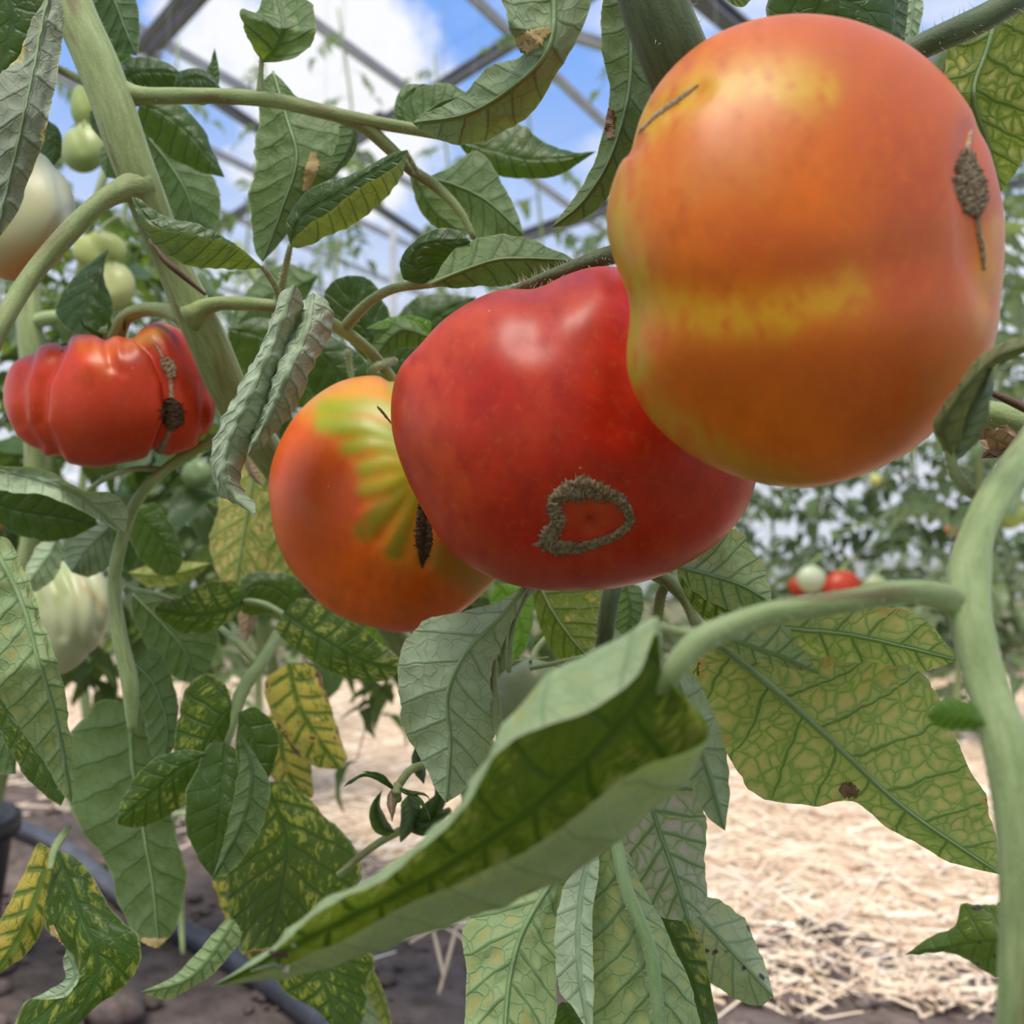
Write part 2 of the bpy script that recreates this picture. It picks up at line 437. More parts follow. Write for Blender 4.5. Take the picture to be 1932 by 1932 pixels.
def leaf_obj(name, rails, kmid, mat, parent, face, seed=0, nu=44, nv=22, nveins=7, puff=1.0, wave=1.0, serr=1.0, rib=0.0):
    Q, n, disp, s, lat, q, V, per = leaf_grid(rails, kmid, nu, nv, seed, nveins, puff, wave, serr)
    nu, nv = Q.shape[:2]; nl = nv // 2
    cpos = np.array([0, 0, H])
    c = Q[nu // 2, nl]; nn = n[nu // 3:2 * nu // 3, max(0, nl - 2):nl + 3].mean(axis=(0, 1))
    toward = float(np.dot(nn, cpos - c)) > 0           # n = du x dv; winding (a, a+nv, a+nv+1, a+1) has the same normal
    flip = (toward != (face == 'T'))
    sg = -1.0 if flip else 1.0                          # sg*n is the top side
    Qd = Q + n * (sg * disp)[..., None]
    lc = np.zeros((nu, nv, 3)); lc[..., 0] = s[:, None] + seed * 3.7; lc[..., 1] = lat; lc[..., 2] = seed * 1.3
    vn = np.zeros((nu, nv, 3)); vn[..., 0] = q; vn[..., 1] = V[None]; vn[..., 2] = per
    tt = np.zeros((nu, nv, 3)); tt[...] = (s / max(s[-1], 1e-6))[:, None, None]
    o = mesh(name, Qd.reshape(-1, 3), grid_faces(nu, nv, flip), mat, parent,
             {'lc': lc.reshape(-1, 3), 'vn': vn.reshape(-1, 3), 'tt': tt.reshape(-1, 3)})
    if rib > 0:
        mp = Qd[:-1:2, nl] - n[:-1:2, nl] * sg * rib * 0.35
        tube('midrib', mp, np.linspace(rib, rib * 0.25, len(mp)), M_MIDR, o, sides=8, world=True)
    return o


_seed = [10]


def lf(plant, face, mat, d, mid, L, R, el=0.6, er=0.6, L2=None, R2=None, e2=-0.4, nm='leaf', lab=None, rib=0.0, wrap=False, **kw):
    """a leaf by its midrib and its two margins as seen (base to tip); d: depth from base to tip; el, er: how far (cm) the margins lie behind the midrib"""
    _seed[0] += 1
    nu = kw.pop('nu', 46)
    dd = list(d) if isinstance(d, (tuple, list)) else [d, d]
    u = np.linspace(0, 1, nu); dep = np.interp(u, np.linspace(0, 1, len(dd)), dd)
    sh = np.clip(np.sin(np.pi * np.clip(u, 0, 1)) * 1.6, 0, 1)

    def rail(pts, off, full=False):
        p = [mid[0]] + list(pts) + [mid[-1]] if not full else pts
        c = crs(p, nu)
        D = dep + off * 0.01 * sh
        return np.stack([(c[:, 0] - CX) / F * D, D, H + (HZ - c[:, 1]) / F * D], 1)
    m = rail(mid, 0, True); l = rail(L, el); r = rail(R, er)
    rails = [l, m, r]; km = 1
    if wrap:
        cm = crs(mid, nu)
        for side, e in ((0, el), (1, er)):
            p = crs([mid[0]] + list(L if side == 0 else R) + [mid[-1]], nu)
            c = p * 0.45 + cm * 0.55; D = dep + e * 0.019 * sh
            x = np.stack([(c[:, 0] - CX) / F * D, D, H + (HZ - c[:, 1]) / F * D], 1)
            if side == 0:
                rails = [x] + rails; km += 1
            else:
                rails = rails + [x]
    e2 = e2 if isinstance(e2, tuple) else (e2, e2)
    if L2:
        rails = [rail(L2, e2[0])] + rails; km += 1
    if R2:
        rails = rails + [rail(R2, e2[1])]
    o = leaf_obj(nm, rails, km, mat, plant, face, seed=_seed[0], nu=nu, rib=rib, **kw)
    if lab:
        o['label'] = lab
    return o


def sl(plant, face, mat, d, mid, wl, wr, el=0.6, er=0.6, **kw):
    """a leaf by its midrib and a half width on either side, in photograph pixels"""
    n = 9
    c = crs(mid, n); t = np.gradient(c, axis=0); t /= np.linalg.norm(t, axis=1, keepdims=True)
    nrm = np.stack([-t[:, 1], t[:, 0]], 1); u = np.linspace(0, 1, n)
    prof = np.sin(np.pi * u ** 0.72) ** 0.8 * (1 - 0.25 * u)
    prof /= prof.max()
    L = [tuple(c[i] + nrm[i] * wl * prof[i]) for i in range(1, n - 1)]
    R = [tuple(c[i] - nrm[i] * wr * prof[i]) for i in range(1, n - 1)]
    return lf(plant, face, mat, d, mid, L, R, el, er, **kw)


def tube(name, pts, rad, mat, parent, sides=14, world=False, ridge=0.0, n=None, hair=None, lab=None, seed=0, squash=None):
    """pts as (px, py, depth) with radii in photograph pixels, or world points with radii in metres"""
    pts = np.asarray(pts, float)
    if not world:
        rad = np.asarray(rad, float)
        pr = np.concatenate([pts, rad[:, None]], 1)
        n = n or max(10, int(np.linalg.norm(np.diff(pts[:, :2], axis=0), axis=1).sum() / 14))
        c = crs([tuple(x) for x in pr], n)
        C = np.stack([(c[:, 0] - CX) / F * c[:, 2], c[:, 2], H + (HZ - c[:, 1]) / F * c[:, 2]], 1)
        r = c[:, 3] * c[:, 2] / F
    else:
        C = pts; r = np.asarray(rad, float); n = len(C)
    T = np.gradient(C, axis=0); T /= np.linalg.norm(T, axis=1, keepdims=True) + 1e-12
    s = np.concatenate([[0], np.cumsum(np.linalg.norm(np.diff(C, axis=0), axis=1))])
    up = np.array([0.0, -1.0, 0.03]); A = np.zeros_like(C); B = np.zeros_like(C)
    a = np.cross(T[0], up); a /= np.linalg.norm(a) + 1e-12
    for i in range(n):
        a = a - T[i] * np.dot(a, T[i]); a /= np.linalg.norm(a) + 1e-12
        A[i] = a; B[i] = np.cross(T[i], a)
    th = np.linspace(0, 2 * np.pi, sides, endpoint=False)
    rr = 1 + ridge * np.cos(3 * th + 0.6)[None] + 0.03 * wav(s[:, None] * 90 + np.cos(th)[None], seed, 2)
    X = C[:, None] + r[:, None, None] * rr[..., None] * (np.cos(th)[None, :, None] * A[:, None] + np.sin(th)[None, :, None] * B[:, None])
    V = X.reshape(-1, 3)
    f = []
    for i in range(n - 1):
        b = i * sides
        for j in range(sides):
            k = (j + 1) % sides
            f.append((b + j, b + k, b + sides + k, b + sides + j))
    V = np.vstack([V, C[0] - T[0] * r[0] * 0.4, C[-1] + T[-1] * r[-1] * 0.5])
    e0, e1 = len(V) - 2, len(V) - 1
    for j in range(sides):
        k = (j + 1) % sides
        f.append((e0, k, j)); b = (n - 1) * sides; f.append((e1, b + j, b + k))
    lc = np.zeros((len(V), 3))
    lc[:n * sides, 0] = np.repeat(s * 100, sides); lc[:n * sides, 1] = np.tile(np.sin(th) * 1.0, n) * np.repeat(r * 100, sides) * 1.5
    lc[:n * sides, 2] = np.tile(np.cos(th), n) * np.repeat(r * 100, sides) * 1.5
    o = mesh(name, V, f, mat, parent, {'lc': lc})
    if lab:
        o['label'] = lab
    if hair:
        cnt, ln = hair
        rs = np.random.RandomState(seed + 5); hv = []; hf = []
        for k in range(cnt):
            i = rs.randint(1, n - 1); t = rs.rand() * 2 * np.pi
            nd = np.cos(t) * A[i] + np.sin(t) * B[i]
            p = C[i] + T[i] * (rs.rand() - 0.5) * (s[-1] / n) + nd * r[i] * 0.97
            l = ln * (0.4 + 0.8 * rs.rand()); w = 0.00008
            dr = nd + T[i] * (rs.rand() - 0.5) * 0.9 + rs.randn(3) * 0.15; dr /= np.linalg.norm(dr)
            s1 = np.cross(dr, T[i]); s1 /= np.linalg.norm(s1) + 1e-9; s2 = np.cross(dr, s1); b = len(hv)
            hv += [p + s1 * w, p - s1 * w * .5 + s2 * w * .87, p - s1 * w * .5 - s2 * w * .87, p + dr * l]
            hf += [(b, b + 1, b + 3), (b + 1, b + 2, b + 3), (b + 2, b, b + 3)]
        h = mesh('stem_hair', hv, hf, M_HAIR, o, smooth=False); h['kind'] = 'stuff'
    return o


# ---------------------------------------------------------------- tomatoes
def ico(sub):
    import bmesh
    bm = bmesh.new(); bmesh.ops.create_icosphere(bm, subdivisions=sub, radius=1.0)
    v = np.array([x.co[:] for x in bm.verts]); f = [tuple(y.index for y in x.verts) for x in bm.faces]
    bm.free(); return v, f


_ico = {}


def pdist(px, py, line):
    l = np.asarray(line, float); best = np.full(px.shape, 1e9)
    if len(l) == 1:
        return np.hypot(px - l[0, 0], py - l[0, 1])
    for a, b in zip(l[:-1], l[1:]):
        ab = b - a; t = np.clip(((px - a[0]) * ab[0] + (py - a[1]) * ab[1]) / (ab @ ab), 0, 1)
        best = np.minimum(best, np.hypot(px - a[0] - t * ab[0], py - a[1] - t * ab[1]))
    return best


def tomato(label, c, d, outline, D, base, strokes=(), creases=(), sub=6, sm=5, cat='tomato', group=None, mot=1.1, jit=9):
    if sub not in _ico:
        _ico[sub] = ico(sub)
    v, f = _ico[sub]
    ol = np.asarray(outline, float); ang = np.arctan2(-(ol[:, 1] - c[1]), ol[:, 0] - c[0]); rad = np.hypot(ol[:, 0] - c[0], ol[:, 1] - c[1])
    o_ = np.argsort(ang); ang, rad = ang[o_], rad[o_]
    g = np.linspace(-np.pi, np.pi, 721)[:-1]
    rr = np.interp(g, np.concatenate([ang - 2 * np.pi, ang, ang + 2 * np.pi]), np.tile(rad, 3))
    kx = np.arange(-40, 41); kk = np.exp(-(kx / (2.0 * sm)) ** 2); kk /= kk.sum()
    rr = sum(np.roll(rr, k) * w for k, w in zip(kx, kk))
    sc = math.sqrt(max(0.5, 1 - (D / d) ** 2))
    s = np.hypot(v[:, 0], v[:, 2]); ph = np.arctan2(v[:, 2], v[:, 0])
    Rv = np.interp(ph, np.append(g, np.pi), np.append(rr, rr[0])) * sc; Rm = rr.mean() * sc
    Rp = (Rm + (Rv - Rm) * np.clip(s, 0, 1) ** 2) * s
    cen = P(c[0], c[1], d); nr = cen - np.array([0, 0, H]); nr /= np.linalg.norm(nr)
    X = np.stack([cen[0] + Rp * np.cos(ph) * d / F, np.full(len(v), cen[1]), cen[2] + Rp * np.sin(ph) * d / F], 1)
    yy = np.sign(v[:, 1]) * np.abs(v[:, 1]) ** 0.92
    X = X + nr[None] * (yy * D)[:, None]

    def proj(X):
        return CX + X[:, 0] / X[:, 1] * F, HZ - (X[:, 2] - H) / X[:, 1] * F
    px, py = proj(X)
    inw = cen[None] - X; inw /= np.linalg.norm(inw, axis=1, keepdims=True)
    for line, w, amp in creases:
        q = pdist(px, py, line)
        front = np.clip((0.55 - v[:, 1]) * 3, 0, 1)
        X = X + inw * (np.exp(-(q / w) ** 2) * amp * d / F * front)[:, None]
    px, py = proj(X)
    C = np.tile(np.array(base, float)[None], (len(v), 1))
    rs = np.random.RandomState(int(abs(c[0])))
    nx = sum(np.sin(px / w + py / (w * .8) * rs.randn() + rs.rand() * 6) for w in (60, 37, 23, 13)) / 4
    C = C * (1 + 0.10 * nx[:, None])
    fl = np.array([noise.noise(Vector((a_ * .05, b_ * .02, 7))) + .6 * noise.noise(Vector((a_ * .12, b_ * .045, 3))) for a_, b_ in zip(px.tolist(), py.tolist())]) if sub > 5 else 0 * px
    C = C * (1 + 0.16 * fl[:, None])
    for line, w, col, st in strokes:
        q = pdist(px + jit * nx, py + jit * nx, line)
        a = (np.clip(np.exp(-(q / w) ** (2 if mot > 1 else 3)) * (1 + mot * fl), 0, 1) * st)[:, None]
        C = C * (1 - a) + np.array(col)[None] * a
    C = np.clip(C, 0, 1)
    o = mesh('tomato', X, f, M_TOM, None, {'Col': np.concatenate([C, np.ones((len(C), 1))], 1)}, loc=cen)
    tag(o, label, cat, group)
    bv = BVHTree.FromPolygons([Vector(x) for x in X], f)
    return o, bv


def hit(bv, px, py, lift=0.0003):
    o = Vector((0, 0, H)); dr = (Vector(P(px, py, 1.0)) - o).normalized()
    h = bv.ray_cast(o, dr)
    if h[0] is None:
        return None
    nn = h[1] if h[1].dot(dr) < 0 else -h[1]
    return np.array(h[0]) + np.array(nn) * lift, np.array(nn)


def patch(name, tom, line, width, mat, closed=False, n=140, m=9, rough=0.0006, spikes=0.5, lift=0.0002, lab=None, seed=1, spike_hz=0.5, height=0.0004):
    """a crust or scar that lies on the fruit: band along a line, with a ragged edge"""
    o, bv = tom
    w = list(width) if isinstance(width, (tuple, list)) else [width] * len(line)
    c = crs([(x, y, ww) for (x, y), ww in zip(line, w)], n, closed)
    t = np.gradient(c[:, :2], axis=0); t /= np.linalg.norm(t, axis=1, keepdims=True) + 1e-9
    nr = np.stack([-t[:, 1], t[:, 0]], 1); rs = np.random.RandomState(seed); V = []
    jag = [np.clip(rs.randn(n), -0.6, 2.6) * spikes * 0.32 * (rs.rand(n) < spike_hz) + 0.10 * rs.randn(n) for _ in (0, 1)]
    last = None
    for i in range(n):
        for j in range(m):
            a = (j / (m - 1)) * 2 - 1
            k = 1 + jag[0 if a < 0 else 1][i] * abs(a) ** 2
            x, y = c[i, :2] + nr[i] * a * c[i, 2] * k
            h = hit(bv, x, y, lift)
            if h is None:
                dd_ = last[0][1] if last is not None else float((o.matrix_world @ Vector(o.bound_box[0])).y)
                g_ = bv.find_nearest(Vector(P(x, y, dd_)))
                h = last if last is not None else (np.array(g_[0]), np.array([0, -1.0, 0]))
            last = h
            up = (1 - a * a) * height + rough * (noise.noise(Vector((x * .21, y * .21, seed))) + .5 * noise.noise(Vector((x * .6, y * .6, seed))) + .2)
            edge = -0.0004 if abs(a) > .99 and abs(k - 1) < .15 else 0.0
            V.append(h[0] + h[1] * (max(up, 0) * (1 if abs(a) < .99 else 0.2) + edge))
    f = grid_faces(n, m).tolist()
    if closed:
        b = (n - 1) * m
        f += [(b + j, j, j + 1, b + j + 1) for j in range(m - 1)]
    p = mesh(name, V, f, mat, o)
    if lab:
        p['label'] = lab
    return p


YE = (0.72, 0.36, 0.006); RD = (0.50, 0.045, 0.012); GY = (0.33, 0.37, 0.012); OL = (0.24, 0.20, 0.004); OR = (0.66, 0.15, 0.02)
big = tomato('largest orange tomato with yellow streaks, hanging in front at the upper right', (1520, 470), 0.24,
             [(1500, 25), (1410, 40), (1330, 75), (1245, 155), (1207, 225), (1188, 275), (1163, 330), (1146, 385), (1146, 430), (1160, 490), (1182, 545), (1186, 590), (1179, 640), (1186, 720), (1225, 790), (1290, 850),
              (1390, 900), (1500, 922), (1600, 905), (1700, 860), (1790, 780), (1860, 670), (1890, 560), (1900, 440), (1880, 340), (1845, 230), (1790, 150), (1700, 75), (1600, 35)], 0.040,
             (0.74, 0.150, 0.003),
             [([(1600, 120), (1780, 300)], 110, (0.55, 0.10, 0.03), .6), ([(1700, 330), (1770, 600), (1650, 760)], 90, (0.5, 0.07, 0.01), .6), ([(1420, 460), (1700, 540)], 60, (0.60, 0.085, 0.008), .6),
              ([(1350, 680), (1560, 700)], 80, (0.56, 0.09, 0.008), .5),
              ([(1215, 225), (1330, 165), (1440, 150), (1530, 165)], 46, YE, .95), ([(1150, 420), (1200, 560), (1350, 605), (1480, 590), (1600, 550)], 42, YE, .8), ([(1170, 340), (1155, 480), (1190, 560)], 50, (0.5, 0.36, 0.02), .5),
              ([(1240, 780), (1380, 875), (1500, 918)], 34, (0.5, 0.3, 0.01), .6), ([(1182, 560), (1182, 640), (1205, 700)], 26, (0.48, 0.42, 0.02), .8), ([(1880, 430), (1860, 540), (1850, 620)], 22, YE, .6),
              ([(1800, 720), (1860, 600)], 60, (0.62, 0.17, 0.02), .5), ([(1300, 330), (1420, 300)], 60, (0.66, 0.22, 0.03), .5)],
             [([(1185, 285), (1240, 212), (1320, 168)], 15, 11), ([(1190, 600), (1400, 570), (1650, 520), (1850, 480)], 75, 10), ([(1835, 250), (1822, 340), (1850, 500), (1862, 560)], 24, 10),
              ([(1845, 640), (1700, 800)], 60, -6)])
red = tomato('glossy deep red tomato with a round brown scar, hanging between the two orange ones', (1080, 810), 0.315,
             [(960, 543), (1020, 543), (1070, 520), (1130, 503), (1170, 505), (1235, 535), (1310, 610), (1400, 720), (1432, 830), (1425, 915), (1410, 960), (1370, 1010), (1290, 1065), (1200, 1100), (1090, 1112), (980, 1105),
              (890, 1070), (840, 1030), (800, 960), (760, 880), (738, 800), (740, 740), (752, 690), (785, 655), (830, 610), (880, 575)], 0.043,
             (0.47, 0.017, 0.003),
             [([(870, 590), (800, 700), (810, 850), (860, 960)], 60, (0.62, 0.075, 0.012), .55), ([(960, 560), (1100, 560)], 40, (0.60, 0.06, 0.012), .6), ([(1010, 700), (1020, 820)], 30, (0.6, 0.05, 0.01), .5),
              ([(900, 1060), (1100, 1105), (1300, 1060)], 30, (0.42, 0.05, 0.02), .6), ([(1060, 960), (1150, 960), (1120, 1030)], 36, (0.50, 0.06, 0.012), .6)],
             [([(1000, 530), (1000, 640)], 40, 7), ([(1215, 560), (1180, 700), (1170, 800)], 40, 7), ([(1115, 992)], 13, 16), ([(800, 660), (900, 760)], 40, 5), ([(1090, 610), (1130, 560)], 40, -6), ([(1060, 950), (1160, 950), (1110, 1020)], 70, 5)], sm=6)
thr = tomato('orange tomato with olive green shoulders and a brown crack, behind the deep red one', (725, 950), 0.385,
             [(745, 715), (700, 708), (640, 720), (580, 760), (530, 830), (508, 900), (512, 960), (530, 1040), (570, 1100), (620, 1150), (700, 1182), (780, 1193), (850, 1165), (910, 1120), (942, 1085), (965, 1000), (940, 850),
              (860, 750), (790, 722)], 0.040,
             (0.76, 0.115, 0.004),
             [([(600, 760), (690, 740), (740, 760)], 40, (0.66, 0.33, 0.04), .8), ([(650, 785), (745, 850)], 46, (0.62, 0.36, 0.02), .6), ([(700, 900), (760, 950), (760, 1030)], 46, (0.62, 0.28, 0.01), .6),
              ([(835, 1050), (900, 1090)], 40, (0.35, 0.2, 0.02), .8),
              ([(612, 768), (690, 768), (740, 775)], 17, GY, .95), ([(612, 800), (680, 806), (745, 820)], 21, GY, 1), ([(655, 848), (700, 836), (752, 850)], 15, GY, .9), ([(690, 885), (730, 872), (775, 890)], 18, GY, .8),
              ([(685, 925), (735, 910), (785, 900)], 14, GY, .8), ([(690, 1000), (725, 960), (785, 905)], 24, OL, .95), ([(742, 1040), (762, 995), (785, 930)], 17, OL, .95), ([(790, 720), (750, 730)], 22, GY, .8),
              ([(560, 900), (600, 1000)], 60, (0.62, 0.075, 0.012), .6), ([(645, 890), (660, 960)], 26, (0.62, 0.07, 0.02), .6)],
             [([(620, 785), (690, 788), (770, 830)], 11, 2.1), ([(640, 830), (700, 822), (775, 845)], 11, 2.1), ([(670, 868), (730, 855), (785, 870)], 11, 2.5), ([(680, 905), (735, 893), (790, 885)], 11, 2.5), ([(680, 950), (735, 935), (790, 895)], 11, 2.9),
              ([(715, 1020), (750, 970), (790, 910)], 11, 3.4), ([(770, 1050), (785, 980), (800, 920)], 11, 2.5), ([(735, 712), (760, 745), (790, 800)], 12, 8), ([(812, 950), (805, 1060)], 12, 10)], sm=5, mot=.3, jit=4)
rib = tomato('low ribbed red tomato with two brown scars, hanging at the left edge', (205, 748), 0.45,
             [(20, 690), (60, 660), (110, 642), (160, 630), (190, 637), (240, 636), (262, 620), (300, 606), (340, 622), (375, 665), (397, 720), (408, 775), (396, 815), (370, 842), (330, 857), (300, 862), (285, 858), (230, 872),
              (140, 876), (80, 860), (30, 820), (6, 760), (8, 720)], 0.036,
             (0.60, 0.040, 0.005),
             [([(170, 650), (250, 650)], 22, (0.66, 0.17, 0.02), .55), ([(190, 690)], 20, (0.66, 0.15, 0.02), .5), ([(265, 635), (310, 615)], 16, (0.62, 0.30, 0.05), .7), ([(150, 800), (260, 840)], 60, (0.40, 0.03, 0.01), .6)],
             [([(118, 640), (78, 720), (72, 800), (110, 878)], 13, 13), ([(58, 655), (34, 730), (40, 800), (70, 850)], 11, 9), ([(255, 622), (292, 660), (318, 720), (325, 790), (296, 862)], 11, 20),
              ([(200, 636), (212, 690)], 12, 8), ([(160, 690)], 28, -8), ([(225, 680)], 24, -6), ([(390, 720), (385, 830)], 8, 8), ([(355, 640), (380, 700)], 18, -5), ([(240, 640), (232, 700)], 14, 4)], sm=3)
# scars and cracks
patch('blossom_scar', red, [(1095, 922), (1045, 945), (1052, 985), (1032, 1022), (1075, 1034), (1120, 1026), (1165, 1008), (1188, 982), (1175, 948), (1140, 930)],
      [24, 13, 15, 17, 13, 9, 8, 9, 11, 14], M_SCAR, True, 220, 9, 0.0008, 0.9, lab='ragged ring of brown cork')
patch('blossom_scar', big, [(1822, 285), (1825, 320), (1832, 360), (1838, 395), (1842, 412)], [9, 26, 30, 19, 4], M_SCAR, False, 70, 15, 0.0008, 0.35, lab='grey brown corky patch')
patch('crack', big, [(1842, 405), (1846, 440), (1852, 470), (1856, 510)], [3, 4, 5, 1], M_SCARP, False, 40, 5, 0.0003, 0.1, lab='thin pale healed split')
patch('crack', big, [(1824, 290), (1828, 262), (1831, 245)], [6, 4, 1], M_SCARP, False, 24, 5, 0.0003, 0.1, lab='thin pale healed split')
patch('stem_scar', big, [(1205, 250), (1245, 212), (1285, 184), (1318, 160)], [2, 5, 6, 1], M_SCARP, False, 60, 5, 0.0002, 0.15, lab='grey streak on the shoulder', height=0.0001)
patch('crack', thr, [(792, 950), (798, 985), (800, 1025), (796, 1072)], [4, 15, 17, 1], M_SCARD, False, 60, 9, 0.0005, 0.1, lab='dark brown open crack', spike_hz=0.0, height=0.0001)
patch('crack', thr, [(712, 768), (722, 778), (738, 798)], [1, 3, 1], M_SCARD, False, 24, 5, 0.0002, 0.1, lab='short dark split')
patch('blossom_scar', rib, [(318, 752), (322, 768), (326, 790), (322, 812)], [8, 22, 24, 8], M_SCARD, False, 50, 13, 0.0006, 0.5, lab='round dark brown scar')
patch('crust', rib, [(308, 676), (320, 692), (326, 712)], [7, 13, 7], M_SCARP, False, 40, 9, 0.0010, 0.6, lab='pale toothed crust in the crease')
patch('crack', rib, [(290, 645), (306, 672), (320, 708), (324, 750)], [2, 3, 4, 5], M_SCARP, False, 60, 5, 0.0003, 0.3, lab='thin pale seam')
patch('crack', rib, [(322, 812), (314, 830), (300, 856)], [3, 5, 9], M_SCAR, False, 40, 5, 0.0004, 0.3, lab='brown seam')
patch('crack', rib, [(112, 650), (117, 662)], [2, 3], M_SCARP, False, 14, 5, 0.0003, 0.3)

GR = (0.34, 0.38, 0.22); GP = (0.50, 0.54, 0.36)


def oval(c, rx, ry, n=16, k=0.0):
    return [(c[0] + rx * math.cos(t) * (1 + k * math.sin(3 * t)), c[1] + ry * math.sin(t)) for t in np.linspace(0, 2 * math.pi, n, endpoint=False)]


ltom = tomato('pale unripe tomato turning orange underneath, cut by the left edge behind a rolled leaf', (35, 405), 0.43, oval((35, 405), 108, 126), 0.026, (0.48, 0.47, 0.27),
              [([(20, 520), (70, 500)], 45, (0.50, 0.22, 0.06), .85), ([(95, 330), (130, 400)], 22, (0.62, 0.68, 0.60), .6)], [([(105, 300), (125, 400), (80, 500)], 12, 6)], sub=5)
ptom = tomato('pale green ribbed tomato at the lower left, half behind a long leaf', (122, 1165), 0.60, [(122, 1055), (60, 1075), (20, 1130), (22, 1200), (60, 1250), (112, 1274), (165, 1235), (200, 1190), (213, 1140), (204, 1100), (180, 1068), (160, 1070)], 0.030,
              (0.47, 0.49, 0.29), [([(150, 1080), (165, 1110), (196, 1150)], 8, (0.33, 0.22, 0.08), .6), ([(90, 1080), (110, 1130)], 14, (0.26, 0.32, 0.10), .8), ([(125, 1080), (130, 1120)], 12, (0.28, 0.34, 0.10), .7), ([(70, 1120), (75, 1150)], 12, (0.26, 0.32, 0.10), .7)],
              [([(90, 1060), (112, 1120), (118, 1200)], 9, 6), ([(125, 1058), (150, 1120), (150, 1220)], 9, 6), ([(158, 1060), (185, 1120), (185, 1190)], 8, 7), ([(60, 1090), (80, 1150), (90, 1230)], 9, 5)], sub=5, sm=3)
SMALL = []
for (c, d, rx, ry, base, lab, st) in [
    ((160, 198), 0.72, 27, 46, (0.30, 0.38, 0.12), 'narrow green tomato high on the left, above a rounder green one', []),
    ((158, 280), 0.70, 43, 47, (0.33, 0.40, 0.15), 'round green tomato high on the left, left of the pale main stem', [([(150, 300), (170, 320)], 25, (0.16, 0.24, 0.05), .6)]),
    ((188, 472), 0.74, 52, 36, (0.42, 0.46, 0.14), 'yellow green tomato behind the left stem, upper one of the pair', [([(200, 480), (230, 500)], 9, (0.18, 0.26, 0.06), .7)]),
    ((212, 540), 0.73, 44, 46, (0.48, 0.50, 0.20), 'yellow green tomato behind the left stem, lower one of the pair', []),
    ((372, 893), 0.80, 30, 27, (0.20, 0.29, 0.13), 'small dark green tomato below the ribbed red tomato', []),
    ((1003, 1325), 0.42, 78, 82, (0.25, 0.32, 0.17), 'dull green tomato peeping out above the big front leaf', []),
    ((-18, 985), 0.75, 24, 24, (0.6, 0.13, 0.02), 'orange tomato just cut off by the left edge', []),
]:
    t_ = tomato(lab, c, d, oval(c, rx, ry, 16, 0.02), min(rx, ry) * 0.9 * d / F, base, st, [([(c[0] - rx * .4, c[1] - ry * .8), (c[0] - rx * .1, c[1])], rx * .2, rx * .08)], sub=4)[0]
    SMALL.append((t_, c, d, rx, ry))
# fruit of the far row
for (c, d, r, base, lab) in [
    ((1530, 1092), 3.3, 28, (0.42, 0.48, 0.32), 'whitish green tomato in the far row, in front of the red ones'),
    ((1508, 1106), 3.42, 22, (0.34, 0.03, 0.01), 'far red tomato half hidden by the whitish one'),
    ((1588, 1112), 3.38, 40, (0.42, 0.035, 0.012), 'far bright red tomato right of the whitish one'),
    ((1650, 1106), 3.3, 24, (0.30, 0.36, 0.20), 'far pale green tomato right of the bright red one'),
    ((1797, 1000), 3.2, 13, (0.6, 0.12, 0.02), 'tiny orange red tomato in the far row beside the near stem'),
    ((1903, 968), 2.4, 34, (0.36, 0.44, 0.10), 'yellow green tomato at the right edge, right of the near stem'),
    ((1652, 905), 3.4, 12, (0.5, 0.5, 0.15), 'tiny yellowish tomato under the largest tomato')]:
    SMALL.append((tomato(lab, c, d, oval(c, r, r * 0.9), r * 0.9 * d / F, base, [], [], sub=4)[0], c, d, r, r * .9))
#PART2
def _later():
    for t_, c, d, rx, ry in SMALL:
        dd = d * 1.02 + ry * d / F * .3
        tube('fruit_stalk', [(c[0], c[1] - ry * .8, d), (c[0] + rx * .1, c[1] - ry * 1.2, dd), (c[0] + rx * .7, c[1] - ry * 1.75, dd + ry * d / F * .5)], [rx * .09, rx * .08, rx * .1], M_ST, t_, sides=7, n=8)
        for k in range(5):
            a = k * 1.256 + .4
            tube('sepal', [(c[0], c[1] - ry * .95, d), (c[0] + rx * .45 * math.cos(a), c[1] - ry * (.98 + .08 * math.sin(a * 2)), d - ry * d / F * .5 * math.sin(a))], [rx * .08, rx * .02], M_ST, t_, sides=5, n=5)


# ---------------------------------------------------------------- plant in front at the right (A)
A = thing('tomato_plant', (0.075, 0.2, 0), 'nearest tomato plant, thick green stem down the right edge, with the big folded front leaf', 'plant')
tube('main_stem', [(2500, -900, .36), (2300, 100, .31), (2080, 640, .25), (1985, 780, .23), (1925, 868, .215), (1878, 935, .205), (1842, 1010, .20), (1826, 1090, .195), (1832, 1180, .19), (1862, 1300, .185), (1893, 1400, .18), (1925, 1550, .176), (1945, 1750, .173), (1948, 1950, .172), (1930, 2600, .19), (1750, 5400, .20)],
     [22, 24, 26, 27, 29, 31, 31, 39, 38, 37, 41, 48, 58, 66, 70, 70], M_ST2, A, ridge=.09, hair=(900, .0009), sides=20, n=150)
tube('leaf_stalk', [(1856, 1290, .196), (1846, 1215, .1955), (1822, 1160, .194), (1778, 1126, .189), (1700, 1117, .183), (1600, 1132, .18), (1450, 1158, .178), (1370, 1184, .176), (1310, 1215, .174), (1262, 1275, .173), (1225, 1335, .176), (1150, 1395, .1795), (1060, 1480, .185), (960, 1563, .190)],
     [16, 24, 28, 26, 23, 22, 24, 25, 26, 20, 8, 5, 4, 2], M_ST2, A, ridge=.06, hair=(500, .0008), sides=18)
tube('leaf_stalk', [(1240, 1182, .176), (1300, 1196, .175), (1370, 1190, .175)], [9, 12, 18], M_ST2, A)
tube('leaf_stalk', [(1290, 1230, .176), (1262, 1300, .178), (1255, 1330, .178)], [13, 12, 4], M_ST2, A)
